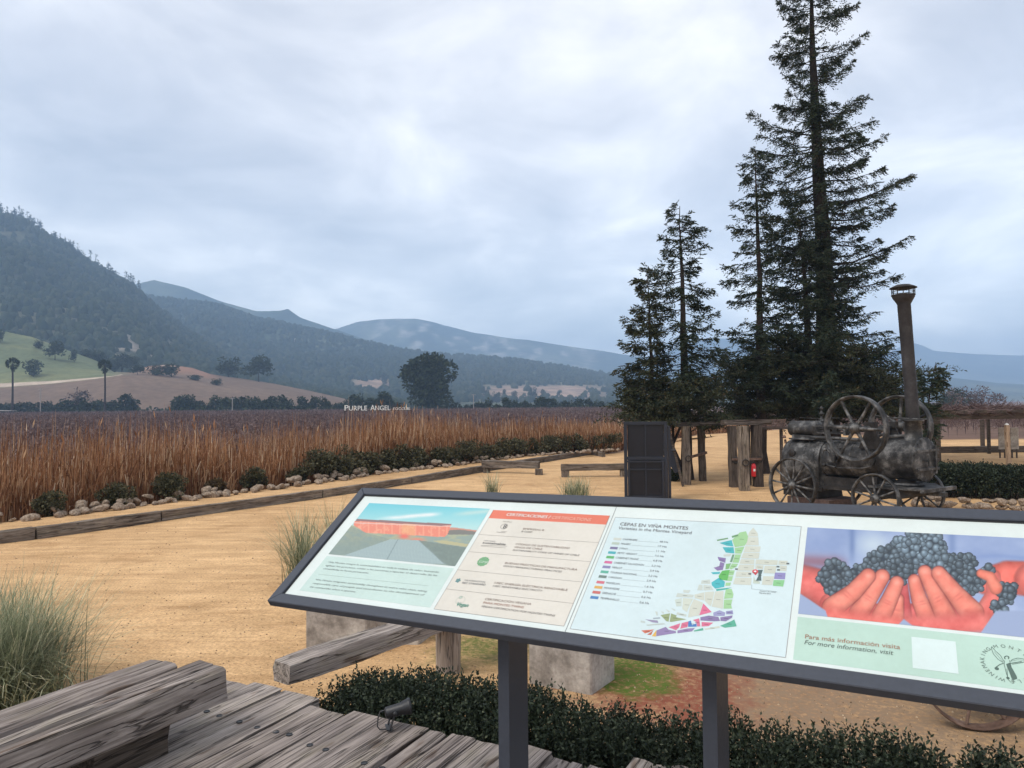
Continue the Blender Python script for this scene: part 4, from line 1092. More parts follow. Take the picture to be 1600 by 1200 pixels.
# ------------------------------------------------------------------ redwoods
def conifer(name, label, tr, Y, r0, tips, fill, mat, seed, zlow, leafn=9, dens=1.0, suck=None, depthk=1.0, bare=0):
    """tr: trunk pixels from top to bottom; tips: (px,py,attach_py)"""
    r = np.random.default_rng(seed)
    T = np.array([at(a, b, Y) for a, b in tr]); T = np.vstack([T, [T[-1, 0] + (T[-1, 0] - T[-2, 0]) * .2, Y, 0]])
    T = T[np.argsort(T[:, 2])]
    base = np.array([T[0, 0], Y, 0.0]); top = T[-1, 2]
    cxz = lambda z: np.interp(z, T[:, 2], T[:, 0])
    rad = lambda z: r0 * max(0.012, (1 - z / (top * 1.0))) ** 0.95 + 0.006
    o = empty(name, base, 0, label, 'tree')
    m = MB(); zs = np.linspace(0, top, 16)
    m.tube([(cxz(z) - base[0] + r.normal(0, .01), 0, z - (0.1 if z == 0 else 0)) for z in zs], [rad(z) * (1.35 if z == 0 else 1) for z in zs], 12)
    m.build('trunk', M['bark'], o)
    tp = np.array([at(a, b, Y) for a, b, c in tips]); ta = np.array([at(a, c, Y)[2] for a, b, c in tips])
    side = np.sign(tp[:, 0] - np.array([cxz(z) for z in ta])); ln = np.abs(tp[:, 0] - np.array([cxz(z) for z in ta]))
    def env(z, sd):
        k = side == sd; zz_ = ta[k]; ll = ln[k]; q = np.argsort(zz_); return float(np.interp(z, zz_[q], ll[q]))
    BR_ = []
    for k in range(len(tips)):
        z = ta[k]; BR_.append((np.array([cxz(z), Y, z]), np.array([tp[k, 0], Y + r.uniform(-.3, .3) * ln[k] * .5, tp[k, 2]]), 1.0))
        # companions that thicken the limb
        for _ in range(2):
            dz = r.uniform(-.6, .5); f = r.uniform(.45, .95)
            BR_.append((np.array([cxz(z + dz), Y, z + dz]), np.array([cxz(z) + (tp[k, 0] - cxz(z)) * f, Y + r.uniform(-.5, .5) * ln[k], z + (tp[k, 2] - z) * f + dz * .6]), .9))
    z = zlow
    zmax = top - 0.15
    while z < zmax:
        a = r.uniform(0, 6.28); ca = math.cos(a); L = env(z, 1 if ca > 0 else -1) * r.uniform(.55, 1.0) * depthk
        if abs(ca) < .5: L = max(L, (env(z, 1) + env(z, -1)) * .5 * r.uniform(.5, .9))
        rise = L * (r.uniform(-.22, .16) if z < top * .75 else r.uniform(0, .35))
        BR_.append((np.array([cxz(z), Y, z]), np.array([cxz(z) + ca * L, Y + math.sin(a) * L, z + rise]), 1.0))
        if r.random() < .42:
            a = -math.pi / 2 + r.normal(0, .55); L2_ = .25 + .45 * (env(z, 1) + env(z, -1)) * .5 * r.uniform(.6, 1.1)
            BR_.append((np.array([cxz(z), Y, z]), np.array([cxz(z) + math.cos(a) * L2_, Y + math.sin(a) * L2_, z + L2_ * r.uniform(-.35, .1)]), 1.3))
        z += r.uniform(.3, 1.5) / (fill * 2.3 * (1.0 + 0.6 * (z < top * .45)))
    m = MB(); Qs = []
    for (a, b, q) in BR_:
        d = b - a; L = np.linalg.norm(d)
        if L < .15: continue
        up = 0.10 * L
        n = 7; s = np.linspace(0, 1, n); P = a[None] + d[None] * s[:, None]
        P[:, 2] += -math.copysign(1, 1) * up * np.sin(math.pi * s) * (1.1 - s * .4)
        P += (r.normal(0, .025, P.shape) * L * .5) * np.sin(math.pi * s)[:, None]
        br = 0.010 + L * .011 * min(1.2, max(.4, rad(a[2]) * 5))
        m.tube([tuple(p - base) for p in P], list(br * (1 - s * .85)), 5, cap=False)
        nt = int(L * 24 * dens * q * (0.55 if bare else 1)) + 3
        u = 1 - r.random(nt) ** 1.25 * (0.82 if not bare else 0.6)
        C = np.stack([np.interp(u, s, P[:, k]) for k in range(3)], 1)
        td = d / L; perp = np.cross(td, [0, 0, 1]); perp /= np.linalg.norm(perp) + 1e-9
        sg = r.choice([-1, 1], nt)
        tw = td[None] * r.uniform(.2, 1.0, nt)[:, None] + perp[None] * (sg * r.uniform(.25, 1.0, nt))[:, None] + np.array([0, 0, 1])[None] * r.normal(-.32, .42, nt)[:, None]
        tw /= np.linalg.norm(tw, axis=1)[:, None]
        tl = (0.16 + 0.36 * (1 - u) ** .7 * min(1, L / 1.6)) * r.uniform(.55, 1.3, nt)
        k_ = leafn
        v = (np.arange(k_) + .5) / k_
        PP = C[:, None] + tw[:, None] * (tl[:, None] * v[None])[..., None] ; PP[..., 2] -= (tl[:, None] * v[None] ** 2) * .18
        sd = np.cross(tw, [0, 0, 1]); sd /= np.linalg.norm(sd, axis=1)[:, None] + 1e-9
        alt = np.where(np.arange(k_) % 2 == 0, 1, -1)
        LD = tw[:, None] * .75 + sd[:, None] * alt[None, :, None] * .8 + r.normal(0, .22, (nt, k_, 3)); LD /= np.linalg.norm(LD, axis=2)[..., None]
        Qs.append(leaf_quads(PP.reshape(-1, 3) - base, 0.105 * r.uniform(.7, 1.3, nt * k_), 0.034, LD.reshape(-1, 3), r))
    m.build('branches', M['bark'], o)
    link('foliage', quads_mesh('foliage', np.concatenate(Qs), mat), o)
    return o
conifer('redwood_tree', 'tallest redwood with a thick trunk running out of the top of the picture', [(1268, -90), (1268, 0), (1270, 100), (1275, 200), (1280, 300), (1288, 400), (1291, 560)], 23.5, 0.40,
    [(1205, -60, -40), (1340, -50, -30), (1216, 3, 18), (1237, 61, 58), (1208, 84, 74), (1232, 119, 142), (1216, 161, 168), (1172, 180, 212), (1180, 229, 236), (1197, 300, 284), (1200, 340, 330), (1190, 380, 385), (1200, 450, 440), (1185, 500, 500), (1165, 560, 550), (1130, 610, 590), (1128, 648, 630),
     (1342, 4, 28), (1351, 54, 82), (1327, 101, 132), (1350, 155, 182), (1384, 211, 238), (1356, 247, 262), (1420, 275, 315), (1386, 326, 342), (1350, 350, 350), (1414, 371, 410), (1407, 430, 440), (1370, 489, 480), (1390, 517, 515), (1407, 548, 540), (1385, 575, 570), (1425, 600, 600), (1440, 630, 625)],
    2.6, M['redwood'], 1, 2.35, dens=1.05)
conifer('redwood_tree', 'medium redwood with a dark slim trunk hidden in the left side of the tallest one', [(1246, 322), (1250, 360), (1257, 430), (1262, 520), (1266, 600)], 22.6, 0.20,
    [(1238, 322, 326), (1212, 335, 345), (1196, 372, 372), (1192, 405, 400), (1199, 445, 440), (1190, 480, 475), (1160, 530, 520), (1140, 580, 570), (1128, 630, 620), (1256, 330, 335), (1290, 350, 360), (1300, 400, 400), (1310, 470, 460), (1320, 520, 520), (1340, 590, 580), (1345, 640, 630)],
    3.4, M['redwood'], 2, 2.2, dens=1.0)
conifer('redwood_tree', 'thin sparse redwood with half bare upper branches, left of the tallest one', [(1180, 232), (1182, 300), (1185, 400), (1187, 480), (1188, 560)], 22.0, 0.17,
    [(1155, 259, 262), (1160, 284, 284), (1146, 319, 322), (1141, 353, 368), (1150, 394, 396), (1130, 416, 412), (1132, 439, 440), (1142, 470, 470), (1124, 517, 512), (1128, 560, 552), (1112, 600, 590), (1118, 640, 630),
     (1200, 250, 262), (1213, 262, 272), (1208, 300, 304), (1214, 340, 348), (1216, 390, 392), (1226, 430, 432), (1230, 478, 475), (1236, 520, 515), (1250, 580, 570), (1260, 630, 625)],
    2.2, M['redwood'], 3, 2.3, dens=.72, depthk=.85)
conifer('redwood_tree', 'bushy cone-shaped redwood second from the left, half as tall as the tallest', [(1061, 322), (1063, 370), (1066, 450), (1069, 560), (1071, 620)], 20.5, 0.17,
    [(1047, 332, 335), (1032, 372, 374), (1040, 392, 392), (1007, 417, 424), (1000, 436, 440), (1012, 470, 468), (1010, 510, 505), (1002, 560, 550), (985, 600, 592), (980, 645, 635),
     (1075, 335, 338), (1099, 357, 362), (1101, 384, 392), (1092, 415, 418), (1115, 452, 446), (1106, 478, 476), (1122, 490, 488), (1119, 527, 522), (1140, 552, 545), (1122, 585, 580), (1140, 610, 605), (1138, 645, 640)],
    2.1, M['redwood'], 4, 2.0, dens=.95)
conifer('redwood_tree', 'smallest redwood at the left of the group, its thin top just over the ridge line', [(1012, 430), (1014, 480), (1017, 560), (1019, 620)], 20.0, 0.10,
    [(990, 436, 440), (1001, 455, 457), (996, 479, 480), (974, 497, 500), (985, 515, 517), (972, 533, 535), (992, 548, 550), (960, 576, 572), (968, 600, 598), (966, 625, 622), (975, 650, 640),
     (1030, 440, 442), (1034, 495, 497), (1036, 520, 520), (1044, 560, 560), (1050, 600, 595), (1050, 640, 635)],
    2.2, M['redwood_b'], 5, 2.0, dens=.95)
# dense skirt of young growth between the trunks
def skirt(label, px0, px1, ptop, pbot, Y, depth, n, mat, seed):
    r = np.random.default_rng(seed); o = empty('young_redwood', gp((px0 + px1) / 2, 756), 0, label, 'tree'); o.location = (float(at((px0 + px1) / 2, 640, Y)[0]), Y, 0); base = np.array(o.location)
    Qs = []; m = MB()
    for k in range(n):
        px = r.uniform(px0 + 6, px1 - 6); f = (px - px0) / (px1 - px0); tp = ptop(px) if callable(ptop) else ptop
        py = tp + (pbot - tp) * r.random() ** .8; yy = Y + r.uniform(-depth, depth)
        a = at(px, py, Y); a[1] = yy; az = r.uniform(0, 6.28); L = r.uniform(.5, 1.1)
        d = np.array([math.cos(az) * L, math.sin(az) * L, r.uniform(-.12, .2)])
        P = [a, a + d * .5 - (0, 0, .05), a + d]
        m.tube([tuple(p - base) for p in P], [.012, .009, .003], 4, cap=False)
        nt = 16; u = r.uniform(.1, 1, nt); C = a[None] + d[None] * u[:, None]; tw = d[None] / L * .7 + rand_dirs(nt, r) * [.8, .8, .4]; tw /= np.linalg.norm(tw, axis=1)[:, None]
        v = (np.arange(9) + .5) / 9; tl = r.uniform(.15, .4, nt)
        PP = C[:, None] + tw[:, None] * (tl[:, None] * v[None])[..., None]
        LD = tw[:, None] * .7 + r.normal(0, .5, (nt, 9, 3)); LD /= np.linalg.norm(LD, axis=2)[..., None]
        Qs.append(leaf_quads(PP.reshape(-1, 3) - base, 0.10, 0.034, LD.reshape(-1, 3), r))
    for k in range(4): m.tube([(r.uniform(-.8, .8), r.uniform(-.2, .2), 0), (r.uniform(-.8, .8), 0, 2.4)], [.05, .03], 6)
    m.build('branches', M['bark'], o)['kind'] = 'stuff'; link('foliage', quads_mesh('foliage', np.concatenate(Qs), mat), o)
skirt('dense olive young growth hanging over the dark door under the left redwoods', 984, 1112, lambda x: 590 + abs(x - 1050) * .25, 662, 20.2, .9, 130, M['redwood_b'], 61)
skirt('dense dark green young growth under the right redwoods behind the flywheels', 1135, 1420, lambda x: 525 + abs(x - 1250) * .32, 652, 22.6, 1.2, 520, M['redwood_b'], 62)
conifer('young_redwood', 'single young redwood shoot standing just right of the tall chimney', [(1462, 566), (1455, 600), (1446, 660)], 19.0, .04,
    [(1440, 590, 600), (1434, 610, 618), (1430, 640, 645), (1468, 572, 580), (1466, 590, 600), (1464, 618, 622), (1458, 640, 645)], 4.0, M['redwood'], 7, 1.0, dens=1.0)
# ------------------------------------------------------------------ old portable steam engine
def wheel(par, name, x, y, z, r, w, nsp, spr, rim=.035, hub=.09, mat='iron', rot0=0.0, flat=False, hubw=None):
    o = empty(name, (x, y, z), 0); o.parent = par
    m = MB(); m.lathe([(r, -w/2), (r, w/2), (r - rim * .35, w/2 + .002), (r - rim, w * .32), (r - rim, -w * .32), (r - rim * .35, -w/2 - .002)], (0, 0, 0), 'Y', 48, closed=True)
    m.build('rim', M[mat], o)
    hw = hubw or w * 1.5
    m = MB(); m.lathe([(0, -hw * .6), (hub * .45, -hw * .6), (hub * .5, -hw * .42), (hub * .8, -hw * .38), (hub, -hw * .2), (hub, hw * .2), (hub * .8, hw * .38), (hub * .5, hw * .42), (hub * .45, hw * .6), (0, hw * .6)], (0, 0, 0), 'Y', 20)
    m.build('hub', M[mat], o)
    m = MB(); a = 0
    if flat: m.bar((hub * .7, 0, 0), (r - rim * .7, 0, 0), spr * 2, spr * 1.1)
    else: m.tube([(hub * .7, 0, 0), ((r) * .55, 0, 0), (r - rim * .7, 0, 0)], [spr * 1.25, spr * .85, spr * 1.1], 7)
    sm_ = m.mesh('spoke', M[mat])
    for k in range(nsp):
        s = link('spoke', sm_, o); s.rotation_euler = (0, rot0 + 2 * math.pi * k / nsp, 0)
        s.location = (0, (0.012 if k % 2 else -0.012) if not flat else 0, 0)
    return o
def engine():
    ox, oy = 5.58, 14.26
    E = empty('steam_engine', (ox, oy, 0), math.atan2(-.857, .52), 'weathered old portable steam engine with two flywheels and a tall chimney standing by the redwoods', 'steam engine')
    ax = lambda t: 1.035 + .050 * t
    I, D = M['iron'], M['irondark']
    wheel(E, 'wheel', 0, -0.02, .54, .535, .10, 12, .020, rot0=.1)
    wheel(E, 'wheel', 0, 1.48, .54, .535, .10, 12, .020, rot0=.3)
    wheel(E, 'wheel', 1.70, 0.02, .45, .445, .09, 10, .019, rot0=.2)
    wheel(E, 'wheel', 1.70, 1.46, .45, .445, .09, 10, .019, rot0=.0)
    wheel(E, 'flywheel', 1.40, -.06, 1.70, .60, .15, 6, .030, .045, .10, rot0=math.radians(2), hubw=.26)
    wheel(E, 'flywheel', 1.40, 1.36, 1.70, .60, .15, 6, .030, .045, .10, rot0=math.radians(35), hubw=.26)
    for k in (0, 1.70):
        m = MB(); m.tube([(k, -.09, .54 if k == 0 else .45), (k, 1.55, .54 if k == 0 else .45)], .035, 10); m.build('axle', D, E)
    # barrel with raised bands
    m = MB(); pr = []
    for t, r in [(.30, .36), (1.52, .36)]: pr.append((r, t))
    m.lathe(pr, (0, .75, 0), 'X', 40); m.v = [(x, y, z + ax(x)) for x, y, z in m.v]; m.build('barrel', I, E)
    for t in (.36, .62, .95, 1.50):
        m = MB(); m.lathe([(.36, t), (.374, t + .004), (.374, t + .036), (.36, t + .04)], (0, .75, 0), 'X', 40); m.v = [(x, y, z + ax(t)) for x, y, z in m.v]; m.build('band', I, E)
    # smokebox
    m = MB(); m.lathe([(.36, 1.52), (.395, 1.53), (.395, 1.57), (.385, 1.58), (.385, 2.16), (.40, 2.165), (.40, 2.20), (.37, 2.215), (.31, 2.235), (0, 2.25)], (0, .75, 0), 'X', 40); m.v = [(x, y, z + ax(2.0)) for x, y, z in m.v]; m.build('smokebox', I, E)
    m = MB(); z2 = ax(2.0)
    for dz in (.17, -.16): m.box((2.262, .75, z2 + dz), (.022, .66, .045))
    m.box((2.262, .98, z2), (.03, .05, .5)); m.tube([(2.26, .62, z2), (2.34, .62, z2)], .02, 8); m.bar((2.33, .62, z2 - .10), (2.33, .62, z2 + .10), .02, .02); m.build('smokebox_door', I, E)
    m = MB()
    for k in range(22):
        a = k * 2 * math.pi / 22
        m.box((2.215, .75 + .385 * math.cos(a), z2 + .385 * math.sin(a)), (.025, .022, .022))
    m.build('rivets', I, E)['kind'] = 'stuff'
    # firebox: round-topped wrapper
    zc = ax(-.1); prof = [(.41 * math.cos(a), zc + .41 * math.sin(a)) for a in np.linspace(0, math.pi, 17)] + [(-.41, .42), (.41, .42)]
    m = MB()
    S = []
    for t, k in [(-.58, .80), (-.56, .90), (-.50, .97), (-.44, 1.0), (.30, 1.0), (.33, .985)]:
        S.append([(t, .75 + y * k, zc + (z - zc) * (k if z > .5 else 1)) for y, z in prof])
    n = len(prof)
    for a, b in zip(S[:-1], S[1:]): m.add(a + b, [(i, (i + 1) % n, n + (i + 1) % n, n + i) for i in range(n)], 0, True)
    m.add(S[0], [tuple(range(n))[::-1]]); m.add(S[-1], [tuple(range(n))])
    m.build('firebox', I, E)
    m = MB()
    for t in (-.40, .0, .22, .27):
        for a in np.linspace(.05, math.pi - .05, 26): m.box((t, .75 + .412 * math.cos(a), zc + .412 * math.sin(a)), (.018, .018, .018))
        for z in np.arange(.5, zc, .065): m.box((t, .339, z), (.018, .014, .018))
    m.build('rivets', I, E)['kind'] = 'stuff'
    m = MB(); m.lathe([(0, -.016), (.075, -.016), (.085, 0), (.05, .004), (.045, .03), (0, .03)], (-.28, .34, 1.15), 'Y', 16); m.build('washout_cover', D, E)
    for y, z in [(.36, .95), (.40, 1.25)]:
        m = MB(); m.lathe([(0, -.05), (.03, -.05), (.035, .0), (0, .01)], (.48, y - .02, z), 'Y', 12); m.build('cock', I, E)
    m = MB(); m.tube([(-.58, .55, 1.32), (-.60, .55, 1.40)], .025, 8); m.lathe([(0, 0), (.035, 0), (.04, .03), (.02, .06), (0, .06)], (-.58, .5, 1.43), 'Z', 10); m.build('valve', M['rust'], E)
    # ash pan, under frame, plinth
    m = MB(); m.box((-.12, .75, .42), (.82, .74, .30)); m.build('ashpan', D, E)
    m = MB(); m.box((.85, .75, .60), (1.35, .48, .22)); m.box((1.30, .75, .66), (.35, .6, .25)); m.build('underframe', D, E)
    m = MB(); m.box((.10, .75, .13), (.95, .9, .26)); m.build('plinth', M['plinth'], E)
    m = MB(); m.box((-.05, .36, .46), (.9, .05, .08)); m.bar((.30, .40, .50), (1.6, .45, .52), .05, .06); m.build('side_rail', D, E)
    # cylinder block and slide bars
    zy = 1.64; m = MB(); m.lathe([(0, -.50), (.10, -.50), (.155, -.47), (.165, -.44), (.150, -.42), (.150, .08), (.165, .10), (.165, .14), (.10, .17), (0, .17)], (0, .62, zy), 'X', 28); m.build('cylinder', I, E)
    m = MB(); m.box((-.15, .84, zy + .02), (.56, .26, .26)); m.build('valve_chest', I, E, .02)
    m = MB(); m.box((-.15, .68, 1.46), (.46, .40, .10)); m.box((-.12, .68, 1.43), (.60, .5, .03)); m.build('saddle', I, E, .006)
    m = MB()
    for dy in (-.07, .07): m.bar((.15, .62 + dy, zy + .07), (.80, .62 + dy, zy + .07), .02, .035); m.bar((.15, .62 + dy, zy - .07), (.80, .62 + dy, zy - .07), .02, .035)
    m.box((.80, .62, zy), (.05, .24, .22)); m.build('slide_bars', I, E)
    m = MB(); m.tube([(.17, .62, zy), (.55, .62, zy)], .018, 8); m.box((.55, .62, zy), (.10, .11, .12)); m.tube([(.55, .62, zy), (1.30, .70, 1.62)], [.024, .034], 8); m.build('connecting_rod', I, E)
    m = MB(); m.tube([(1.40, -.16, 1.70), (1.40, .60, 1.70)], .032, 10); m.tube([(1.40, .80, 1.70), (1.40, 1.46, 1.70)], .032, 10)
    m.bar((1.40, .61, 1.72), (1.30, .61, 1.60), .05, .10); m.bar((1.40, .79, 1.72), (1.30, .79, 1.60), .05, .10); m.tube([(1.30, .6, 1.61), (1.30, .8, 1.61)], .026, 8); m.build('crankshaft', I, E)
    for y in (.42, 1.08):
        m = MB(); zb = ax(1.4) + .20
        m.slab([(1.16, y - .025, zb), (1.64, y - .025, zb), (1.47, y - .025, 1.72), (1.33, y - .025, 1.72)], [(1.16, y + .025, zb), (1.64, y + .025, zb), (1.47, y + .025, 1.72), (1.33, y + .025, 1.72)])
        m.box((1.40, y, 1.74), (.20, .12, .12)); m.build('bearing_bracket', D, E)
    m = MB(); m.tube([(.20, .95, zy), (.9, .97, 1.66), (1.38, .98, 1.72)], .012, 6); m.tube([(.1, .46, zy + .05), (.8, .5, 1.72), (1.3, .5, 1.78)], .010, 6); m.build('valve_rod', I, E)
    m = MB(); m.tube([(.05, .50, 1.47), (.6, .50, 1.47), (1.2, .48, 1.46), (1.50, .50, 1.46), (1.62, .55, 1.52), (1.75, .60, 1.545), (1.90, .68, 1.55)], .034, 9); m.build('exhaust_pipe', I, E)
    m = MB(); m.tube([(.50, .36, .98), (.58, .355, .90), (1.20, .355, .93), (1.42, .37, .98), (1.50, .39, 1.12), (1.52, .42, 1.30)], .014, 7); m.build('feed_pipe', I, E)
    m = MB(); m.tube([(.50, .36, 1.30), (.62, .33, 1.16), (.74, .36, 1.02), (.80, .36, 1.2)], .022, 7); m.box((.66, .33, 1.10), (.12, .08, .14)); m.box((.78, .34, 1.22), (.08, .06, .16)); m.tube([(.46, .36, .95), (.72, .33, .92)], .02, 7); m.build('feed_pump', I, E)
    # governor and safety valve on top
    m = MB(); m.lathe([(.06, 0), (.06, .03), (.025, .05), (.025, .13), (.05, .14), (.05, .17), (.02, .18), (.018, .24), (.035, .25), (.035, .27), (0, .32)], (.10, .80, 1.79), 'Z', 12); m.build('safety_valve', I, E)
    m = MB(); m.lathe([(.04, 0), (.04, .03), (.018, .05), (.018, .13), (.03, .14), (0, .18)], (.32, .80, 1.72), 'Z', 10); m.tube([(.05, .8, 1.84), (.5, .8, 1.86)], .008, 6); m.tube([(-.35, .72, 1.86), (.15, .72, 1.84)], .008, 6); m.build('governor', I, E)
    # chimney
    tx = 2.0; zb = ax(2.0) + .34
    m = MB(); m.lathe([(.20, -.06), (.17, .02), (.145, .06), (.140, .34), (.175, .345), (.175, .375), (.128, .38)], (0, 0, 0), 'Z', 26); m.v = [(x + tx, y + .75, z + zb) for x, y, z in m.v]; m.build('chimney_base', I, E)
    H = 4.12 - zb - .37; lean = -.055
    m = MB(); pr = [(.112, 0), (.107, H * .25), (.108, H * .5), (.112, H * .93), (.150, H * .96), (.185, H * .985), (.190, H)]
    m.lathe(pr, (0, 0, 0), 'Z', 26); m.lathe([(.10, H * .3), (.10, H)], (0, 0, 0), 'Z', 26)
    m.v = [(x + tx + lean * z, y + .75, z + zb + .37) for x, y, z in m.v]; m.build('chimney', M['chimney'], E)
    zt = zb + .37 + H; cx = tx + lean * H
    m = MB(); m.lathe([(.17, 0), (.20, 0), (.20, .02), (.17, .02)], (cx, .75, zt), 'Z', 26, closed=True)
    m.lathe([(0, .215), (.12, .20), (.225, .150), (.23, .135), (.12, .16), (0, .17)], (cx, .75, zt), 'Z', 26); m.build('spark_cap', D, E)
    m = MB()
    for k in range(12):
        a = k * math.pi / 6; m.tube([(cx + .185 * math.cos(a), .75 + .185 * math.sin(a), zt), (cx + .188 * math.cos(a), .75 + .188 * math.sin(a), zt + .15)], .009, 5)
    m.tube([(cx + .188 * math.cos(a), .75 + .188 * math.sin(a), zt + .075) for a in np.linspace(0, 2 * math.pi, 25)], .006, 4, cap=False)
    m.build('cap_bars', D, E)
    m = MB(); m.tube([(1.40, .55, 1.92), (1.7, .6, 1.88), (2.28, .70, 1.86)], .014, 6); m.bar((1.86, .60, 1.855), (2.20, .60, 1.855), .02, .03); m.build('brace_rod', I, E)
    # fore carriage tray and drawbar
    m = MB(); top = [(1.50, .12, .66), (2.02, .10, .66), (2.42, .55, .64), (2.42, .95, .64), (2.02, 1.40, .66), (1.50, 1.38, .66)]
    m.slab([(x, y, z - .035) for x, y, z in top], top); m.build('fore_tray', I, E)
    m = MB(); m.slab([(1.55, .22, .45), (2.0, .2, .45), (2.2, .6, .5), (2.2, .9, .5), (2.0, 1.3, .45), (1.55, 1.28, .45)], [(1.55, .22, .615), (2.0, .2, .615), (2.3, .6, .60), (2.3, .9, .60), (2.0, 1.3, .615), (1.55, 1.28, .615)]); m.build('fore_carriage', D, E)
    m = MB(); m.box((2.42, .75, .63), (.07, 1.05, .06)); m.bar((2.2, .75, .55), (2.55, .75, .55), .09, .07); m.lathe([(.34, -.02), (.34, .02), (.28, .02), (.28, -.02)], (1.8, .75, .69), 'Z', 24, closed=True); m.build('drawbar', I, E)
    m = MB(); m.lathe([(.24, .68), (.15, .74), (.14, .85)], (1.85, .75, 0), 'Z', 18); m.build('swivel_post', D, E)
    return E
M['chimney'] = m_speckle('brown_sooty_chimney', [(0.3, (0.014, 0.012, 0.013)), (0.55, (0.032, 0.029, 0.030)), (0.72, (0.065, 0.058, 0.060))], 4.0, .65, .4, .008, 8, .35, .15)
engine()

# ------------------------------------------------------------------ small iron cart under the right end of the board
def cart():
    a = gp(1531, 1143); o = empty('iron_cart', (a[0], a[1], 0), R(-14), 'low rusty iron wheeled cart half hidden under the right end of the board', 'cart')
    wheel(o, 'wheel', .0, .06, .33, .33, .10, 8, .010, .014, .05, 'rust', .2)
    wheel(o, 'wheel', .95, .06, .285, .285, .10, 8, .010, .014, .05, 'rust', .4)
    wheel(o, 'wheel', .0, .86, .285, .285, .10, 8, .010, .014, .05, 'rust', .1)
    wheel(o, 'wheel', .95, .86, .285, .285, .10, 8, .010, .014, .05, 'rust', .3)
    m = MB(); m.tube([(0, 0, .285), (0, .95, .285)], .02, 8); m.tube([(.95, 0, .285), (.95, .95, .285)], .02, 8); m.build('axle', M['irondark'], o)
    m = MB(); m.box((.47, .28, .36), (1.25, .06, .08)); m.box((.47, .66, .36), (1.25, .06, .08)); m.build('chassis', M['irondark'], o)
    for k in range(5): m = MB(); m.box((.0 + k * .235, .47, .42), (.21, .62, .035)); m.build('plank', M['darkwood'], o, .003)
cart()

# ------------------------------------------------------------------ leafy hedges
def hedge(name, A, Bv, w, h, n, leaf, mat, seed, label, sprig=.16, k=14):
    """A,Bv: ends of the hedge centre line"""
    r = np.random.default_rng(seed); A = np.array(A, float); Bv = np.array(Bv, float); d = Bv - A; L = np.linalg.norm(d); d /= L; nr = np.array([-d[1], d[0]])
    o = empty(name, (A[0], A[1], 0), 0, label, 'hedge'); base = np.array([A[0], A[1], 0])
    s = r.uniform(0, L, n); t = r.uniform(-.5, .5, n)
    hh = h(s) if callable(h) else h
    top = hh * (0.80 + 0.30 * fbm(s * 3.1, t * 2 + 3, seed, 4)) * (1 - .25 * np.abs(t * 2) ** 3)
    u = 1 - r.random(n) ** 1.7 * .92
    P = np.stack([A[0] + d[0] * s + nr[0] * t * w, A[1] + d[1] * s + nr[1] * t * w, top * u], 1)
    Dr = np.stack([nr[0] * t * 1.0, nr[1] * t * 1.0, np.ones(n)], 1) + r.normal(0, .30, (n, 3)); Dr /= np.linalg.norm(Dr, axis=1)[:, None]
    v = (np.arange(k) + .5) / k; sl = sprig * r.uniform(.6, 1.3, n)
    C = P[:, None] + Dr[:, None] * (sl[:, None] * v)[..., None]
    LD = Dr[:, None] * .55 + r.normal(0, .62, (n, k, 3)); LD /= np.linalg.norm(LD, axis=2)[..., None]
    Q = leaf_quads(C.reshape(-1, 3) - base, leaf * r.uniform(.7, 1.3, n * k), leaf * .55, LD.reshape(-1, 3), r)
    link('foliage', quads_mesh('foliage', Q, M[mat]), o)
    m = MB()
    for q in range(int(n / 10)):
        i = q * 10; b = (P[i, 0] - base[0], P[i, 1] - base[1], 0.0); m.tube([b, (b[0] + r.normal(0, .03), b[1] + r.normal(0, .03), P[i, 2])], [.006, .003], 4, cap=False)
    m.build('stems', M['bark'], o)
    return o
AV = np.array([math.sin(R(28.5)), math.cos(R(28.5))]); BV = np.array([math.cos(R(28.5)), -math.sin(R(28.5))])
ab = lambda a, b: AV * a + BV * b
hedge('box_hedge', ab(3.46, -3.15), ab(3.74, 2.6), .60, lambda s: 0.50 + 0.04 * np.sin(s * 2.1) + 0.10 * (vn(s * 6, s * 0, 3) - .5) + 0.02 * s - .06 * np.exp(-((s - 0.1) / .5) ** 2), 14000, .023, 'hedge', 31, 'low dark green box hedge growing along the far edge of the deck', .13, 15)
a, b = gp(1455, 778), gp(1680, 786)
hedge('box_hedge', (a[0], a[1] + .5), (b[0] + 1.0, b[1] + .3), 1.0, .62, 7000, .05, 'hedge', 32, 'dark clipped hedge at the right edge behind the stone border', .16, 14)

# stone border at the right
r_ = np.random.default_rng(55)
a, b = gp(1440, 792), gp(1640, 803)
for p, t in along([a[:2], b[:2]], 0.105):
    for lvl in range(2):
        if lvl and r_.random() < .25: continue
        s = r_.uniform(.07, .115); q = p + r_.normal(0, .04, 2) + (0, .08 * lvl)
        put_rock((q[0], q[1] + .05, .04 + s * .3 + lvl * .11), s, 'pale tan stone in the low wall under the clipped hedge', 'stones under the right hedge')

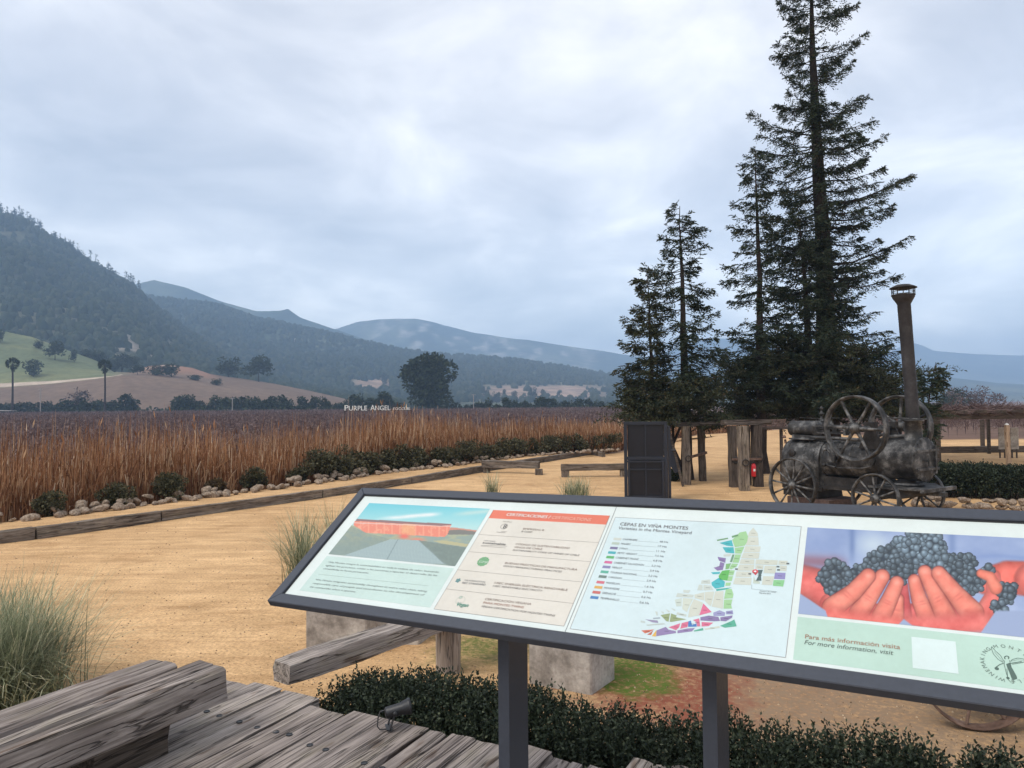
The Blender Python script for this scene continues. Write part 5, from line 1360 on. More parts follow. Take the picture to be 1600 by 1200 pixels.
# ------------------------------------------------------------------ pergola and things around it
def pergola():
    Y = 2.2 * F / (731 - 626)          # front post depth
    p = gp(1463.5, 732); o = empty('pergola', p, 0, 'dark pergola with dried vines on its roof at the right edge', 'pergola')
    base = np.array([p[0], p[1], 0]); zt = at(1463, 654, Y)[2]
    def post(px, pyb, w, pyt=655):
        q = gp(px, pyb); z = at(px, pyt, q[1])[2]; m = MB(); m.box((q[0] - base[0], q[1] - base[1], z / 2), (w, w, z)); m.build('post', M['darkwood'], o, .004)
    post(1463.5, 732, .20); post(1535.5, 697, .14, 656); post(1545.5, 709, .10, 654); post(1690, 730, .2); post(1640, 700, .14, 656)
    m = MB(); m.box((2.8, 0, zt + .08), (6.0, .18, .20)); m.build('beam', M['darkwood'], o, .005)
    m = MB(); m.box((2.8, 5.0, zt + .08), (7.0, .16, .16)); m.build('beam', M['darkwood'], o, .005)
    for k in range(11):
        m = MB(); m.box((-.1 + k * .6, 2.4, zt + .23), (.08, 6.4, .09)); m.build('rafter', M['darkwood'], o)
    r = np.random.default_rng(4); n = 9000
    P = np.stack([r.uniform(-.35, 6.2, n), r.uniform(-.5, 5.8, n), zt + .20 + r.random(n) ** 1.5 * .12], 1)
    P[:, 2] += fbm(P[:, 0] * 1.5, P[:, 1], 3) * .10 - .05; D = rand_dirs(n, r) * [1, 1, .22]; D /= np.linalg.norm(D, axis=1)[:, None]
    q = leaf_quads(P, r.uniform(.2, .7, n), .022, D, r); v = link('dried_vines', quads_mesh('dried_vines', q, M['vine']), o)
    m = MB()
    for k in range(9): x = r.uniform(0, 5.5); m.tube([(x, -.1, zt + .3), (x + r.uniform(-.4, .4), -.12, zt + .1), (x + r.uniform(-.7, .7), -.1, zt + .35)], .015, 5)
    m.build('vine_stem', M['bark'], o)['kind'] = 'stuff'
    c = at(1571, 646, Y - .13); m = MB(); m.box((0, 0, 0), (.14, .02, .06)); w = m.build('white_label', M['white'], o); w.location = (c[0] - base[0], c[1] - base[1], c[2])  # small white label plate on the front beam, gives no light
pergola()
a = gp(1468, 708); b = at(1680, 700, a[1])
s = empty('timber_platform', (a[0], a[1], 0), 0, 'long dark timber edge of a raised platform beyond the pergola', 'platform')
for k in range(4):
    L = (b[0] - a[0]) / 4; t = timber('board', (k * L + .01, 0, .14), ((k + 1) * L - .01, 0, .14), .12, .26, M['darkwood'], s, 90 + k, .008)
# two grey boards on legs, pale wooden post
for k, (x0, x1) in enumerate([(1561, 1573.5), (1580, 1592)]):
    q = gp((x0 + x1) / 2, 716); Y = q[1]; o = empty('board_sign', (q[0], Y, 0), 0, ['grey blank board under the pergola, left of the pale post', 'grey blank board under the pergola, right of the pale post'][k], 'board')
    z1, z0 = at(x0, 668, Y)[2], at(x0, 702, Y)[2]; w = (x1 - x0) * Y / F
    m = MB(); m.box((0, 0, (z0 + z1) / 2), (w, .04, z1 - z0)); m.build('board', M['concrete'], o, .003)
    m = MB(); m.box((-w * .3, .03, z0 / 2), (.04, .04, z0)); m.box((w * .3, .03, z0 / 2), (.04, .04, z0)); m.build('leg', M['darkwood'], o)
q = gp(1576.5, 733); z = at(1575, 664, q[1])[2]
o = empty('wooden_post', (q[0], q[1], 0), 0, 'pale wooden post with a rounded white top in front of the pergola', 'post')
t = timber('shaft', (0, 0, 0), (-.03, 0, z), .115, .115, M['palewood'] if 'palewood' in M else M['greywood'], o, 98, .004)
m = MB(); m.lathe([(.06, 0), (.055, .04), (0, .07)], (-.03, 0, z - .01), 'Z', 12); m.build('cap', M['white'], o)

# ------------------------------------------------------------------ deck
DZ = 0.5
seams_px = [(353, 1085), (255, 1167), (295, 1199), (387, 1200), (579, 1200), (626, 1200), (689, 1200), (762, 1200), (847, 1200)]
sb = [float(np.dot(gp(a, b, DZ)[:2], BV)) for a, b in seams_px]
SEAM_FIX = sorted(sb)
left = [SEAM_FIX[0] - .27 * k for k in range(2, 0, -1)]; right = [SEAM_FIX[-1] + .17 * k for k in range(1, 12)]
seams = left + SEAM_FIX + right
out = [seams[0]]
for s_ in seams[1:]:
    if s_ - out[-1] > .07: out.append(s_)
seams = out
DECK = empty('deck', (*ab(3.1, -3), 0), 0); DECK['kind'] = 'structure'
inv = Matrix.Translation(-Vector(DECK.location))
endj = np.random.default_rng(6)
planks = []
bolts_px = [(299, 1110), (323, 1114), (346, 1122), (374, 1129), (402, 1138), (431, 1145), (452, 1149), (484, 1163), (509, 1170), (569, 1191), (597, 1199)]
bm_ = MB(); bm_.lathe([(0, .0012), (.0095, .0012), (.0105, .0005), (.0125, .0005), (.0135, .0032), (.0165, .0032), (.0165, -.002)], (0, 0, 0), 'Z', 14, smooth=False); BOLT = bm_.mesh('bolt', M['black'])
for k in range(len(seams) - 1):
    b0, b1 = seams[k] + .009, seams[k + 1] - .009; w = b1 - b0; bc = (b0 + b1) / 2
    zj = endj.uniform(-.007, .007)
    e1 = 3.10 + endj.uniform(-.05, .05) + (.05 if -3.2 < bc < -2.9 else 0) + (.08 if bc > -1.9 else 0) + (.13 if bc > -1.2 else 0)
    A = ab(-1.6, bc); Bp = ab(e1, bc)
    t = timber('plank', (A[0], A[1], DZ - .035 + zj), (Bp[0], Bp[1], DZ - .035 + zj), w, .07, M['deck'], None, 200 + k, .0045, segs=46, ends=.014, crack=(.012 if k % 3 == 1 else 0))
    t.parent = DECK; t.matrix_parent_inverse = inv; planks.append((b0, b1, t, zj))
for (px, py) in bolts_px:
    q = gp(px, py, DZ); b = float(np.dot(q[:2], BV))
    for b0, b1, t, zj in planks:
        if b0 - .006 <= b <= b1 + .006:
            b = min(max(b, b0 + .022), b1 - .022); q2 = ab(float(np.dot(q[:2], AV)), b)
            c = link('bolt', BOLT, t); bpy.context.view_layer.update()
            c.matrix_parent_inverse = t.matrix_world.inverted(); c.location = (q2[0], q2[1], DZ + zj + .0015); break
for bx in (2.2, .6, -.8):
    A = ab(bx, seams[0]); Bp = ab(bx, seams[-1]); t = timber('joist', (*A, DZ - .16), (*Bp, DZ - .16), .12, .16, M['darkwood'], None, 260, .004); t.parent = DECK; t.matrix_parent_inverse = inv
for bb in np.arange(seams[0] + .2, seams[-1], 1.1):
    A = ab(2.2, bb); t = timber('pier', (*A, -.05), (*A, DZ - .24), .16, .16, M['darkwood'], None, 262, .004, segs=3); t.parent = DECK; t.matrix_parent_inverse = inv

# bench on the deck
BT = .84
Bn = empty('timber_bench', (*ab(2.0, -3.33), DZ), 0, 'heavy bench of two split weathered beams at the lower left of the deck', 'bench')
inv = Matrix.Translation(-Vector(Bn.location))
for nm, a0, b0, w, sd, e in [('beam', -1.7, -3.235, .215, 301, 2.57), ('beam', -1.7, -3.478, .228, 302, 2.47)]:
    A = ab(a0, b0); Bp = ab(e, b0); t = timber(nm, (*A, BT - .088), (*Bp, BT - .088 + (.009 if sd == 302 else 0)), w, .176, M['bench'], None, sd, .011, segs=60, ends=.012, crack=.028)
    t.parent = Bn; t.matrix_parent_inverse = inv
for a0 in (2.12, -.4):
    A = ab(a0 - .19, -3.34); Bp = ab(a0 + .19, -3.34); zc = (DZ + BT - .178) / 2 + .002
    t = timber('leg', (*A, zc), (*Bp, zc), .30, BT - .178 - DZ - .006, M['darkwood'], None, 310, .008, segs=5); t.parent = Bn; t.matrix_parent_inverse = inv

# small spotlight on the deck
def spot():
    q = gp(611, 1137, DZ); o = empty('spotlight', (q[0], q[1], DZ), R(18), 'small black metal spotlight standing on the deck boards near the hedge', 'spotlight')
    m = MB(); m.lathe([(0, -.06), (.022, -.06), (.030, -.052), (.031, .030), (.035, .034), (.040, .062), (.042, .064), (.042, .078), (.034, .078), (.034, .060), (0, .058)], (0, 0, 0), 'X', 22)
    q_ = Matrix.Rotation(R(-9), 3, 'Y'); m.v = [tuple(q_ @ Vector(v) + Vector((.028, 0, .088))) for v in m.v]; m.build('housing', M['spot'], o)
    m = MB(); m.bar((-.012, -.034, .002), (.018, -.034, .088), .020, .005); m.bar((-.012, .034, .002), (.018, .034, .088), .020, .005); m.box((-.012, 0, .004), (.03, .074, .006)); m.build('bracket', M['black'], o)
    m = MB(); m.lathe([(0, 0), (.011, 0), (.011, .009), (0, .009)], (.016, -.046, .086), 'Y', 12); m.build('knob', M['black'], o)
    m = MB(); m.tube([(-.03, 0, .095), (-.055, .005, .09), (-.068, .0, .06), (-.072, -.008, .02), (-.06, -.012, .004), (-.02, -.02, .0045)], .0035, 6); m.build('cable', M['black'], o)
M['spot'] = m_plain('worn_black_aluminium', (0.022, 0.022, 0.024), .42, .3, .5, .3, 30)
spot()
# ------------------------------------------------------------------ information board
def S(r, g, b, k=0.70):
    f = lambda c: (c / 255 / 12.92 if c / 255 <= 0.04045 else ((c / 255 + 0.055) / 1.055) ** 2.4) * k
    return (f(r), f(g), f(b))
BO = np.array([-0.94467, 2.75, 1.4567]); yaw, tilt, roll = -0.5373626, 0.59268223, 0.03968419
BM = Matrix.Rotation(yaw, 3, 'Z') @ Matrix.Rotation(tilt, 3, 'X') @ Matrix.Rotation(roll, 3, 'Z')
bU, bV, bN = [np.array(BM.col[i]) for i in range(3)]
BW, BL, FB = 0.6665, 2.86, 0.043
def uv(px, py):
    d = ray(px, py); c = np.array([0, 0, CAMZ]); t = ((BO - c) @ bN) / (d @ bN); P = c + d * t - BO
    return np.array([P @ bU, P @ bV])
def uvpx(u, v):
    P = BO[None] + np.asarray(u)[:, None] * bU[None] + np.asarray(v)[:, None] * bV[None] - np.array([0, 0, CAMZ])
    q = P @ CR; return 800 + F * q[:, 0] / -q[:, 2], 600 - F * q[:, 1] / -q[:, 2]
BD = empty('information_board', BO, 0, 'large slanted information board with a charcoal frame and printed map, photos and certificates', 'information board')
BD.rotation_mode = 'QUATERNION'; BD.rotation_quaternion = BM.to_quaternion()
TH = 0.030
m = MB()
def bar4(name, a, b, c, d):
    m = MB(); m.slab([(*q, -TH) for q in (a, b, c, d)], [(*q, 0.0) for q in (a, b, c, d)]); m.build(name, M['frame'], BD, 0.0025)
O0, O1, O2, O3 = (0, 0), (BL, 0), (BL, BW), (0, BW); I0, I1, I2, I3 = (FB, FB), (BL - FB, FB), (BL - FB, BW - FB), (FB, BW - FB)
bar4('frame_bar', O0, O1, I1, I0); bar4('frame_bar', O1, O2, I2, I1); bar4('frame_bar', O2, O3, I3, I2); bar4('frame_bar', O3, O0, I0, I3)
def m_print(name, c, rough=0.28):
    t = NT(name); v = t.coords((1, 1, 1)); n = t.noise(v, 3.0, 7, 0.7); n2 = t.noise(v, 60, 3, 0.6)
    k = t.ramp(t.math('MULTIPLY_ADD', n2, .25, t.math('MULTIPLY', n, .75)), [(0.34, (.90, .90, .89)), (0.6, (1, 1, 1))])
    return t.done(t.mix(c, k, 1.0, 'MULTIPLY'), t.math('MULTIPLY_ADD', n, 0.35, rough - .12), spec=0.5)
M['board'] = m_print('board_white', S(230, 240, 236)); Z0 = -0.010
m = MB(); m.box(((BL) / 2, BW / 2, Z0 - .004), (BL - 2 * FB - .001, BW - 2 * FB - .001, .008)); panel = m.build('panel', M['board'], BD)
m = MB(); m.box(((BL) / 2, BW / 2, -.0265), (BL - 2 * FB - .001, BW - 2 * FB - .001, .004)); m.build('back_plate', M['frame'], BD)
m = MB()
g = .0045
for a, b in [((FB, FB), (BL - FB, FB + g)), ((FB, BW - FB - g), (BL - FB, BW - FB)), ((FB, FB + g), (FB + g, BW - FB - g)), ((BL - FB - g, FB + g), (BL - FB, BW - FB - g))]:
    m.box(((a[0] + b[0]) / 2, (a[1] + b[1]) / 2, Z0 + .0015), (b[0] - a[0], b[1] - a[1], .003))
m.build('gasket', M['black'], BD)
PM = {}
def pmat(c):
    k = tuple(int(x) for x in c)
    if k not in PM: PM[k] = m_print('ink_%d_%d_%d' % k, S(*k))
    return PM[k]
class Layer:
    def __init__(s, name, z): s.name, s.z, s.m, s.mats = name, Z0 + z, MB(), []
    def mi(s, c):
        p = pmat(c)
        if p not in s.mats: s.mats.append(p)
        return s.mats.index(p)
    def poly(s, pts, c, dz=0):
        """pts in board coordinates"""
        n = len(pts); a = sum(pts[i][0] * pts[(i + 1) % n][1] - pts[(i + 1) % n][0] * pts[i][1] for i in range(n))
        if a < 0: pts = pts[::-1]
        s.m.add([(p[0], p[1], s.z + dz) for p in pts], [tuple(range(n))], s.mi(c))
    def line(s, a, b, w, c, dz=0):
        a, b = np.array(a), np.array(b); d = (b - a) / np.linalg.norm(b - a); q = np.array([-d[1], d[0]]) * w / 2
        s.poly([a - q, b - q, b + q, a + q], c, dz)
    def text(s, st, a, b, h, c, shear=0.0, dz=0, bold=0.0):
        V, Fs = text_geo(st, shear)
        if not len(V): return
        x0, x1 = V[:, 0].min(), V[:, 0].max(); w = b[0] - a[0]
        V = V * 1.0; V[:, 0] = (V[:, 0] - x0) / (x1 - x0) * w; V[:, 1] *= h * 1.22 / 0.70
        sl = (b[1] - a[1]) / w
        for dx in ([0, bold] if bold else [0]):
            s.m.add([(p[0] + a[0] + dx, p[1] + a[1] + p[0] * sl, s.z + dz + (dx and .00008)) for p in V], Fs, s.mi(c))
    def build(s):
        me = bpy.data.meshes.new(s.name); me.from_pydata(s.m.v, [], s.m.f)
        for q in s.mats: me.materials.append(q)
        me.polygons.foreach_set('material_index', s.m.m); me.update()
        o = link(s.name, me, panel); o['kind'] = 'stuff' if s.name == 'printed_lettering' else 'print'; 
        if o['kind'] == 'print': del o['kind']
        return o
c1 = lambda x, y: uv(400 + x * .375, 740 + y * .375)
c2 = lambda x, y: uv(1000 + x * .375, 740 + y * .375)
c7 = lambda x, y: uv(660 + x * .2, 780 + y * .2)
c8 = lambda x, y: uv(880 + x * .23125, 790 + y * .23125)
m7 = lambda x, y: uv(1000 + x / 6, 810 + y / 6)
r4 = lambda x, y: uv(1470 + x * .1416, 980 + y * .1416)
def rect(a, b):  # axis aligned in board coordinates
    return [(a[0], a[1]), (b[0], a[1]), (b[0], b[1]), (a[0], b[1])]
INK, GREY, BRN = (118, 110, 106), (130, 130, 132), (138, 114, 102)
# column limits on the board
VT, VB = BW - FB - .030, FB + .028
uP0 = c1(470, 115)[0]; uP0 = (c1(470, 115)[0] + c1(297, 328)[0]) / 2; uP1 = (c1(972, 140)[0] + c1(825, 378)[0]) / 2
vP0 = (c1(825, 378)[1] + c1(297, 328)[1]) / 2; vP1 = (c1(470, 115)[1] + c1(972, 140)[1]) / 2
uC0 = (c7(560, 65)[0] + c7(78, 835)[0]) / 2; uC1 = (c7(1462, 118)[0] + c7(1092, 982)[0]) / 2
vC1 = (c7(560, 65)[1] + c7(1462, 118)[1]) / 2; vC0 = (c7(78, 835)[1] + c7(1092, 982)[1]) / 2; vCh = (c7(522, 130)[1] + c7(1430, 187)[1]) / 2
uM0 = (uv(959.8, 804.3)[0] + uv(890.4, 979.6)[0]) / 2; uM1 = (uv(1253, 820)[0] + uv(1225, 1023)[0]) / 2
vM1 = (uv(959.8, 804.3)[1] + uv(1253, 820)[1]) / 2; vM0 = (uv(890.4, 979.6)[1] + uv(1225, 1023)[1]) / 2
uH0 = (uv(1262.5, 820.6)[0] + uv(1237, 1027)[0]) / 2; uH1 = BL - FB - .035
vH1 = (uv(1262.5, 820.6)[1] + uv(1600, 836.7)[1]) / 2; vH0 = (uv(1245.6, 955.6)[1] + uv(1600, 991)[1]) / 2
vQ1 = (uv(1243.8, 960.5)[1] + uv(1600, 996)[1]) / 2; vQ0 = (uv(1237, 1027)[1] + uv(1600, 1073.7)[1]) / 2
L1 = Layer('printed_fields', .0004)
vg1 = c1(501 / .375 * 0 + 270, 345)[1]; vg1 = vP0 - .010; vg0 = (c1(715, 548)[1] + c1(175, 480)[1]) / 2
L1.poly(rect((uP0, vg0), (uP1, vg1)), (205, 228, 220))
L1.poly(rect((uC0, vC0), (uC1, vCh)), (228, 223, 211)); L1.poly(rect((uC0, vCh), (uC1, vC1)), (232, 124, 98))
L1.poly(rect((uH0, vQ0), (uH1, vQ1)), (194, 224, 209))
L1.poly(rect((uM0, vM0), (uM1, vM1)), (216, 234, 236))
L1.build()
L2 = Layer('printed_lines', .0008)
for a, b in [((uC0, vC0), (uC1, vC0)), ((uC0, vC0), (uC0, vC1)), ((uC1, vC0), (uC1, vC1)), ((uM0, vM0), (uM1, vM0)), ((uM0, vM1), (uM1, vM1)), ((uM0, vM0), (uM0, vM1)), ((uM1, vM0), (uM1, vM1))]:
    L2.line(a, b, .0012, (150, 140, 138))
for a, b in [((450, 258), (1368, 328)), ((365, 390), (1300, 478)), ((275, 533), (1230, 634)), ((180, 680), (1160, 803))]:
    v = (c7(*a)[1] + c7(*b)[1]) / 2; L2.line((uC0, v), (uC1, v), .0011, (140, 132, 128))
L2.line(((uC1 + uM0) / 2, FB), ((uC1 + uM0) / 2, BW - FB), .0016, (120, 122, 126))
a, b = c1(255, 412), c1(715, 460); L2.line(a, b, .0008, (150, 165, 160))
L2.line(uv(1128, 0) if 0 else m7(1043, 640), m7(1043, 600), .0012, (160, 175, 178)); L2.line(m7(1043, 640), m7(1280, 665), .0010, (160, 175, 178))
# scalloped badge, rings, swirls
def disc(L, c, r, col_, n=28, sc=0, dz=0, k=12): L.poly([(c[0] + math.cos(2 * math.pi * i / n) * r * (1 + sc * math.cos(k * 2 * math.pi * i / n)), c[1] + math.sin(2 * math.pi * i / n) * r * (1 + sc * math.cos(k * 2 * math.pi * i / n))) for i in range(n)], col_, dz)
def ring(L, c, r, w, col_, n=28):
    for i in range(n):
        a, b = 2 * math.pi * i / n, 2 * math.pi * (i + 1) / n
        L.poly([(c[0] + math.cos(t) * q, c[1] + math.sin(t) * q) for t, q in ((a, r), (b, r), (b, r - w), (a, r - w))], col_)
disc(L2, c7(468, 472), .0225, (120, 176, 128), 96, .055); ring(L2, c7(468, 472), .0165, .0012, (190, 218, 190))
ring(L2, c7(633, 198), .0145, .0014, (85, 85, 88)); disc(L2, c7(272, 620), .0095, (110, 150, 150), 40, .16, k=5); ring(L2, c7(290, 775), .017, .0009, (165, 190, 172))
disc(L2, c7(293, 752), .006, (200, 214, 200), 20); ring(L2, c7(293, 752), .0062, .0012, (130, 165, 140), 20)
L2.line(c7(608, 236), c7(655, 240), .0012, INK); L2.line(c7(452, 346), c7(655, 352), .0014, INK); L2.line(c7(450, 352), c7(645, 366), .001, INK)
# white sticker square
a, b, c, d = c2(1133, 670), c2(1322, 690), c2(1320, 822), c2(1133, 800)
L2.poly(rect(((a[0] + d[0]) / 2, (c[1] + d[1]) / 2), ((b[0] + c[0]) / 2, (a[1] + b[1]) / 2)), (226, 243, 240))
# legend swatches
SW = [((362, 212), (214, 219, 208)), ((350, 242), (190, 205, 190)), ((338, 273), (128, 124, 160)), ((325, 304), (80, 178, 188)), ((313, 335), (100, 182, 112)), ((300, 369), (216, 112, 160)), ((288, 401), (142, 140, 182)), ((275, 434), (100, 180, 158)), ((262, 466), (118, 138, 130)), ((247, 504), (218, 118, 132)), ((233, 538), (226, 178, 98)), ((220, 572), (208, 114, 108)), ((206, 607), (82, 134, 190))]
for (x, y), c in SW:
    p = c8(x, y); L2.poly(rect((p[0] - .0135, p[1] - .0056), (p[0] + .0135, p[1] + .0056)), c)
MAP = [((166, 211, 156), [(860, 180), (930, 112), (990, 100), (1010, 150), (1000, 200), (978, 235), (885, 250)]), ((166, 211, 156), [(885, 257), (975, 243), (945, 310), (888, 308)]),
 ((166, 211, 156), [(888, 318), (942, 318), (920, 396), (862, 393)]), ((166, 211, 156), [(858, 402), (915, 405), (900, 432), (850, 458), (832, 448)]), ((166, 211, 156), [(840, 466), (884, 466), (870, 514), (822, 514)]),
 ((166, 211, 156), [(820, 521), (868, 521), (855, 567), (815, 564)]), ((166, 211, 156), [(800, 582), (850, 580), (840, 610), (795, 612)]), ((166, 211, 156), [(800, 642), (855, 640), (872, 690), (864, 728), (783, 733)]), ((166, 211, 156), [(783, 741), (862, 738), (850, 790), (858, 824), (778, 826)]),
 ((104, 188, 98), [(798, 465), (838, 462), (814, 563), (742, 553), (732, 520), (765, 472)]), ((132, 184, 122), [(802, 406), (850, 400), (828, 452), (796, 458)]), ((120, 165, 120), [(715, 180), (820, 160), (822, 172), (720, 192)]), ((120, 165, 120), [(855, 145), (915, 128), (918, 145), (860, 162)]),
 ((120, 160, 130), [(862, 318), (882, 318), (858, 390), (838, 388)]),
 ((78, 187, 194), [(740, 210), (855, 182), (872, 243), (805, 235)]), ((78, 187, 194), [(770, 250), (872, 250), (881, 308), (800, 300)]), ((78, 187, 194), [(665, 580), (735, 536), (792, 573), (785, 622), (700, 638), (668, 606)]), ((78, 187, 194), [(660, 485), (748, 480), (740, 500), (680, 503)]), ((78, 180, 170), [(708, 642), (858, 626), (800, 646), (712, 660)]),
 ((142, 124, 172), [(722, 340), (800, 352), (795, 398), (758, 384), (736, 376)]), ((142, 124, 172), [(748, 386), (788, 402), (772, 462), (722, 470), (686, 442), (738, 428)]),
 ((211, 215, 201), [(1058, 66), (1100, 120), (1104, 150), (1008, 150), (1018, 110)]), ((211, 215, 201), [(1008, 156), (1105, 156), (1110, 232), (988, 232)]), ((211, 215, 201), [(985, 240), (1128, 242), (1118, 296), (968, 296)]), ((211, 215, 201), [(966, 302), (1118, 302), (1108, 356), (944, 354)]),
 ((211, 215, 201), [(942, 362), (1070, 364), (1066, 408), (930, 404)]), ((211, 215, 201), [(928, 412), (1066, 414), (1062, 470), (906, 468)]), ((211, 215, 201), [(900, 476), (1040, 478), (1038, 528), (890, 526)]), ((211, 215, 201), [(886, 534), (1042, 536), (1036, 604), (868, 596)]),
 ((211, 215, 201), [(1082, 364), (1288, 372), (1284, 416), (1078, 410)]), ((211, 215, 201), [(1296, 374), (1380, 376), (1376, 414), (1294, 412)]), ((211, 215, 201), [(1310, 420), (1374, 424), (1368, 472), (1306, 470)]), ((211, 215, 201), [(1080, 418), (1154, 420), (1150, 454), (1078, 452)]), ((211, 215, 201), [(1166, 424), (1276, 426), (1264, 494), (1152, 492)]), ((211, 215, 201), [(1150, 520), (1256, 522), (1234, 604), (1138, 600)]), ((200, 212, 196), [(1062, 520), (1080, 560), (1120, 572), (1118, 592), (1056, 588)]),
 ((88, 108, 108), [(1100, 462), (1148, 462), (1131, 512), (1134, 563), (1082, 563), (1108, 514)]), ((150, 146, 196), [(1262, 486), (1362, 489), (1355, 550), (1253, 546)]), ((144, 206, 146), [(1249, 556), (1352, 558), (1338, 618), (1241, 610)]),
 ((211, 215, 201), [(700, 664), (778, 660), (776, 745), (772, 826), (668, 806), (684, 740)]), ((211, 215, 201), [(604, 670), (692, 664), (676, 742), (660, 802), (640, 790), (602, 752)]), ((211, 215, 201), [(505, 694), (598, 672), (596, 748), (508, 726)]), ((205, 216, 205), [(320, 742), (386, 727), (384, 800), (336, 806)]), ((211, 218, 203), [(396, 727), (492, 732), (456, 806), (434, 858), (392, 830)]), ((211, 215, 201), [(500, 736), (584, 768), (548, 888), (444, 908), (462, 812)]),
 ((205, 214, 205), [(345, 680), (500, 696), (490, 720), (332, 716)]), ((205, 214, 205), [(590, 602), (660, 610), (684, 652), (590, 654)]), ((205, 214, 205), [(548, 600), (582, 602), (582, 654), (532, 652)]), ((205, 214, 205), [(574, 560), (650, 553), (656, 592), (566, 592)]), ((205, 214, 205), [(780, 318), (850, 312), (840, 335), (778, 336)]),
 ((226, 118, 152), [(588, 776), (668, 857), (550, 888)]), ((222, 120, 150), [(262, 1000), (372, 962), (362, 1000), (332, 1028)]), ((222, 120, 150), [(386, 960), (450, 945), (440, 998), (372, 1014)]), ((222, 120, 150), [(490, 932), (550, 916), (560, 992), (530, 992), (524, 952)]), ((222, 120, 150), [(572, 950), (682, 956), (640, 988), (572, 993)]),
 ((78, 132, 196), [(446, 946), (472, 936), (482, 982), (524, 962), (526, 994), (446, 996)]),
 ((152, 134, 178), [(150, 1030), (236, 996), (262, 1022), (330, 1036), (332, 1054), (146, 1084)]), ((152, 134, 178), [(346, 1030), (440, 1011), (510, 1006), (482, 1038), (346, 1056)]), ((140, 124, 168), [(560, 906), (640, 890), (730, 902), (746, 940), (690, 944), (562, 936)]), ((160, 160, 200), [(682, 862), (740, 840), (796, 862), (788, 894), (684, 894)]), ((140, 124, 168), [(748, 906), (864, 888), (858, 910), (800, 944), (750, 940)]), ((150, 148, 190), [(800, 850), (864, 840), (870, 878), (804, 878)]),
 ((94, 178, 152), [(745, 986), (850, 942), (880, 926), (902, 990), (790, 1004)]), ((94, 178, 152), [(500, 1030), (584, 1006), (590, 1028), (502, 1040)]), ((156, 171, 126), [(186, 886), (276, 869), (262, 948), (240, 942)]), ((156, 171, 126), [(286, 870), (340, 890), (330, 905), (430, 925), (290, 950), (272, 948)]),
 ((216, 122, 98), [(6, 1030), (128, 1020), (80, 1046), (40, 1058)]), ((200, 110, 90), [(60, 1070), (118, 1030), (98, 1072)]), ((232, 184, 86), [(104, 1084), (150, 1024), (142, 1087)]), ((158, 150, 180), [(42, 926), (158, 936), (166, 960), (112, 954)]), ((211, 215, 201), [(602, 1012), (738, 988), (744, 1004), (606, 1024)]),
 ((200, 210, 205), [(0, 936), (42, 944), (42, 960), (0, 955)]), ((195, 205, 200), [(52, 976), (220, 962), (232, 972), (62, 986)]), ((205, 214, 205), [(344, 858), (430, 880), (428, 902), (336, 880)]), ((205, 214, 205), [(400, 650), (470, 652), (450, 680), (402, 674)]), ((205, 214, 205), [(136, 850), (158, 856), (160, 890), (150, 890)]), ((205, 214, 205), [(188, 846), (220, 860), (212, 876)]), ((205, 214, 205), [(232, 826), (276, 852), (262, 862)]), ((205, 214, 205), [(284, 816), (330, 838), (316, 848)]), ((170, 182, 190), [(115, 912), (180, 906), (184, 918), (120, 924)])]
L3 = Layer('printed_map', .0008)
for c, pl in MAP:
    L3.poly([tuple(m7(*p)) for p in pl], c)
    xs_, ys_ = [p[0] for p in pl], [p[1] for p in pl]
    if max(xs_) - min(xs_) > 60 and max(ys_) - min(ys_) > 35:
        cx, cy_ = sum(xs_) / len(xs_), sum(ys_) / len(ys_); L3.line(m7(cx - 20, cy_ - 1), m7(cx + 20, cy_ + 2), .0014, tuple(int(v * .62) for v in c), .0003)
p = m7(1076, 478); disc(L3, p, .0088, (222, 92, 100), 20, 0, .0005); L3.poly([(p[0] - .0078, p[1] - .004), m7(1080, 513), (p[0] + .0078, p[1] - .004)], (222, 92, 100), .0005); disc(L3, p, .0035, (238, 244, 244), 14, 0, .0008)
for x, y in [(1290, 432), (1295, 462), (900, 455), (1025, 500), (1383, 403)]: p = m7(x, y); L3.poly(rect((p[0] - .004, p[1] - .003), (p[0] + .004, p[1] + .003)), (105, 112, 112), .0004)
L3.build()
# lettering
T = Layer('printed_lettering', .0014)
def tt(s, cs, a, b, h, c, sh=0.0, bold=0.0): T.text(s, tuple(cs(*a)), tuple(cs(*b)), h, c, sh, 0, bold)
W_ = (246, 240, 234)
tt('CERTIFICACIONES /', c7, (648, 115), (990, 137), .0125, W_, .15, .0012); tt('CERTIFICATIONS', c7, (1003, 138), (1308, 158), .0125, (250, 200, 180), .15)
tt('EMPRESAS B', c7, (780, 222), (943, 234), .0068, BRN, 0, .0); tt('B CORP', c7, (766, 243), (850, 249), .0062, INK, .25)
tt('Certified', c7, (622, 163), (690, 168), .004, INK); tt('B', c7, (622, 212), (646, 214), .0165, (80, 80, 84)); tt('Corporation', c7, (572, 246), (640, 250), .004, INK)
tt('CÓDIGO DE SUSTENTABILIDAD', c7, (720, 342), (1142, 374), .0072, BRN, 0, .0); tt('VINOS DE CHILE', c7, (708, 366), (928, 382), .0072, BRN, 0, .0); tt('SUSTAINABILITY CODE OF WINES OF CHILE', c7, (697, 388), (1220, 430), .0064, INK, .25)
tt('CERTIFIED', c7, (472, 313), (562, 320), .004, GREY); tt('sustainable', c7, (462, 332), (640, 346), .0085, (90, 90, 92), 0, .0006)
tt('GMP', c7, (434, 482), (504, 490), .009, (205, 228, 205), .1, .0006)
tt('BUENAS PRÁCTICAS DE MANUFACTURA', c7, (638, 490), (1203, 543), .0072, BRN, 0, .0); tt('GOOD MANUFACTURING PRACTICES', c7, (625, 512), (1082, 558), .0064, INK, .25)
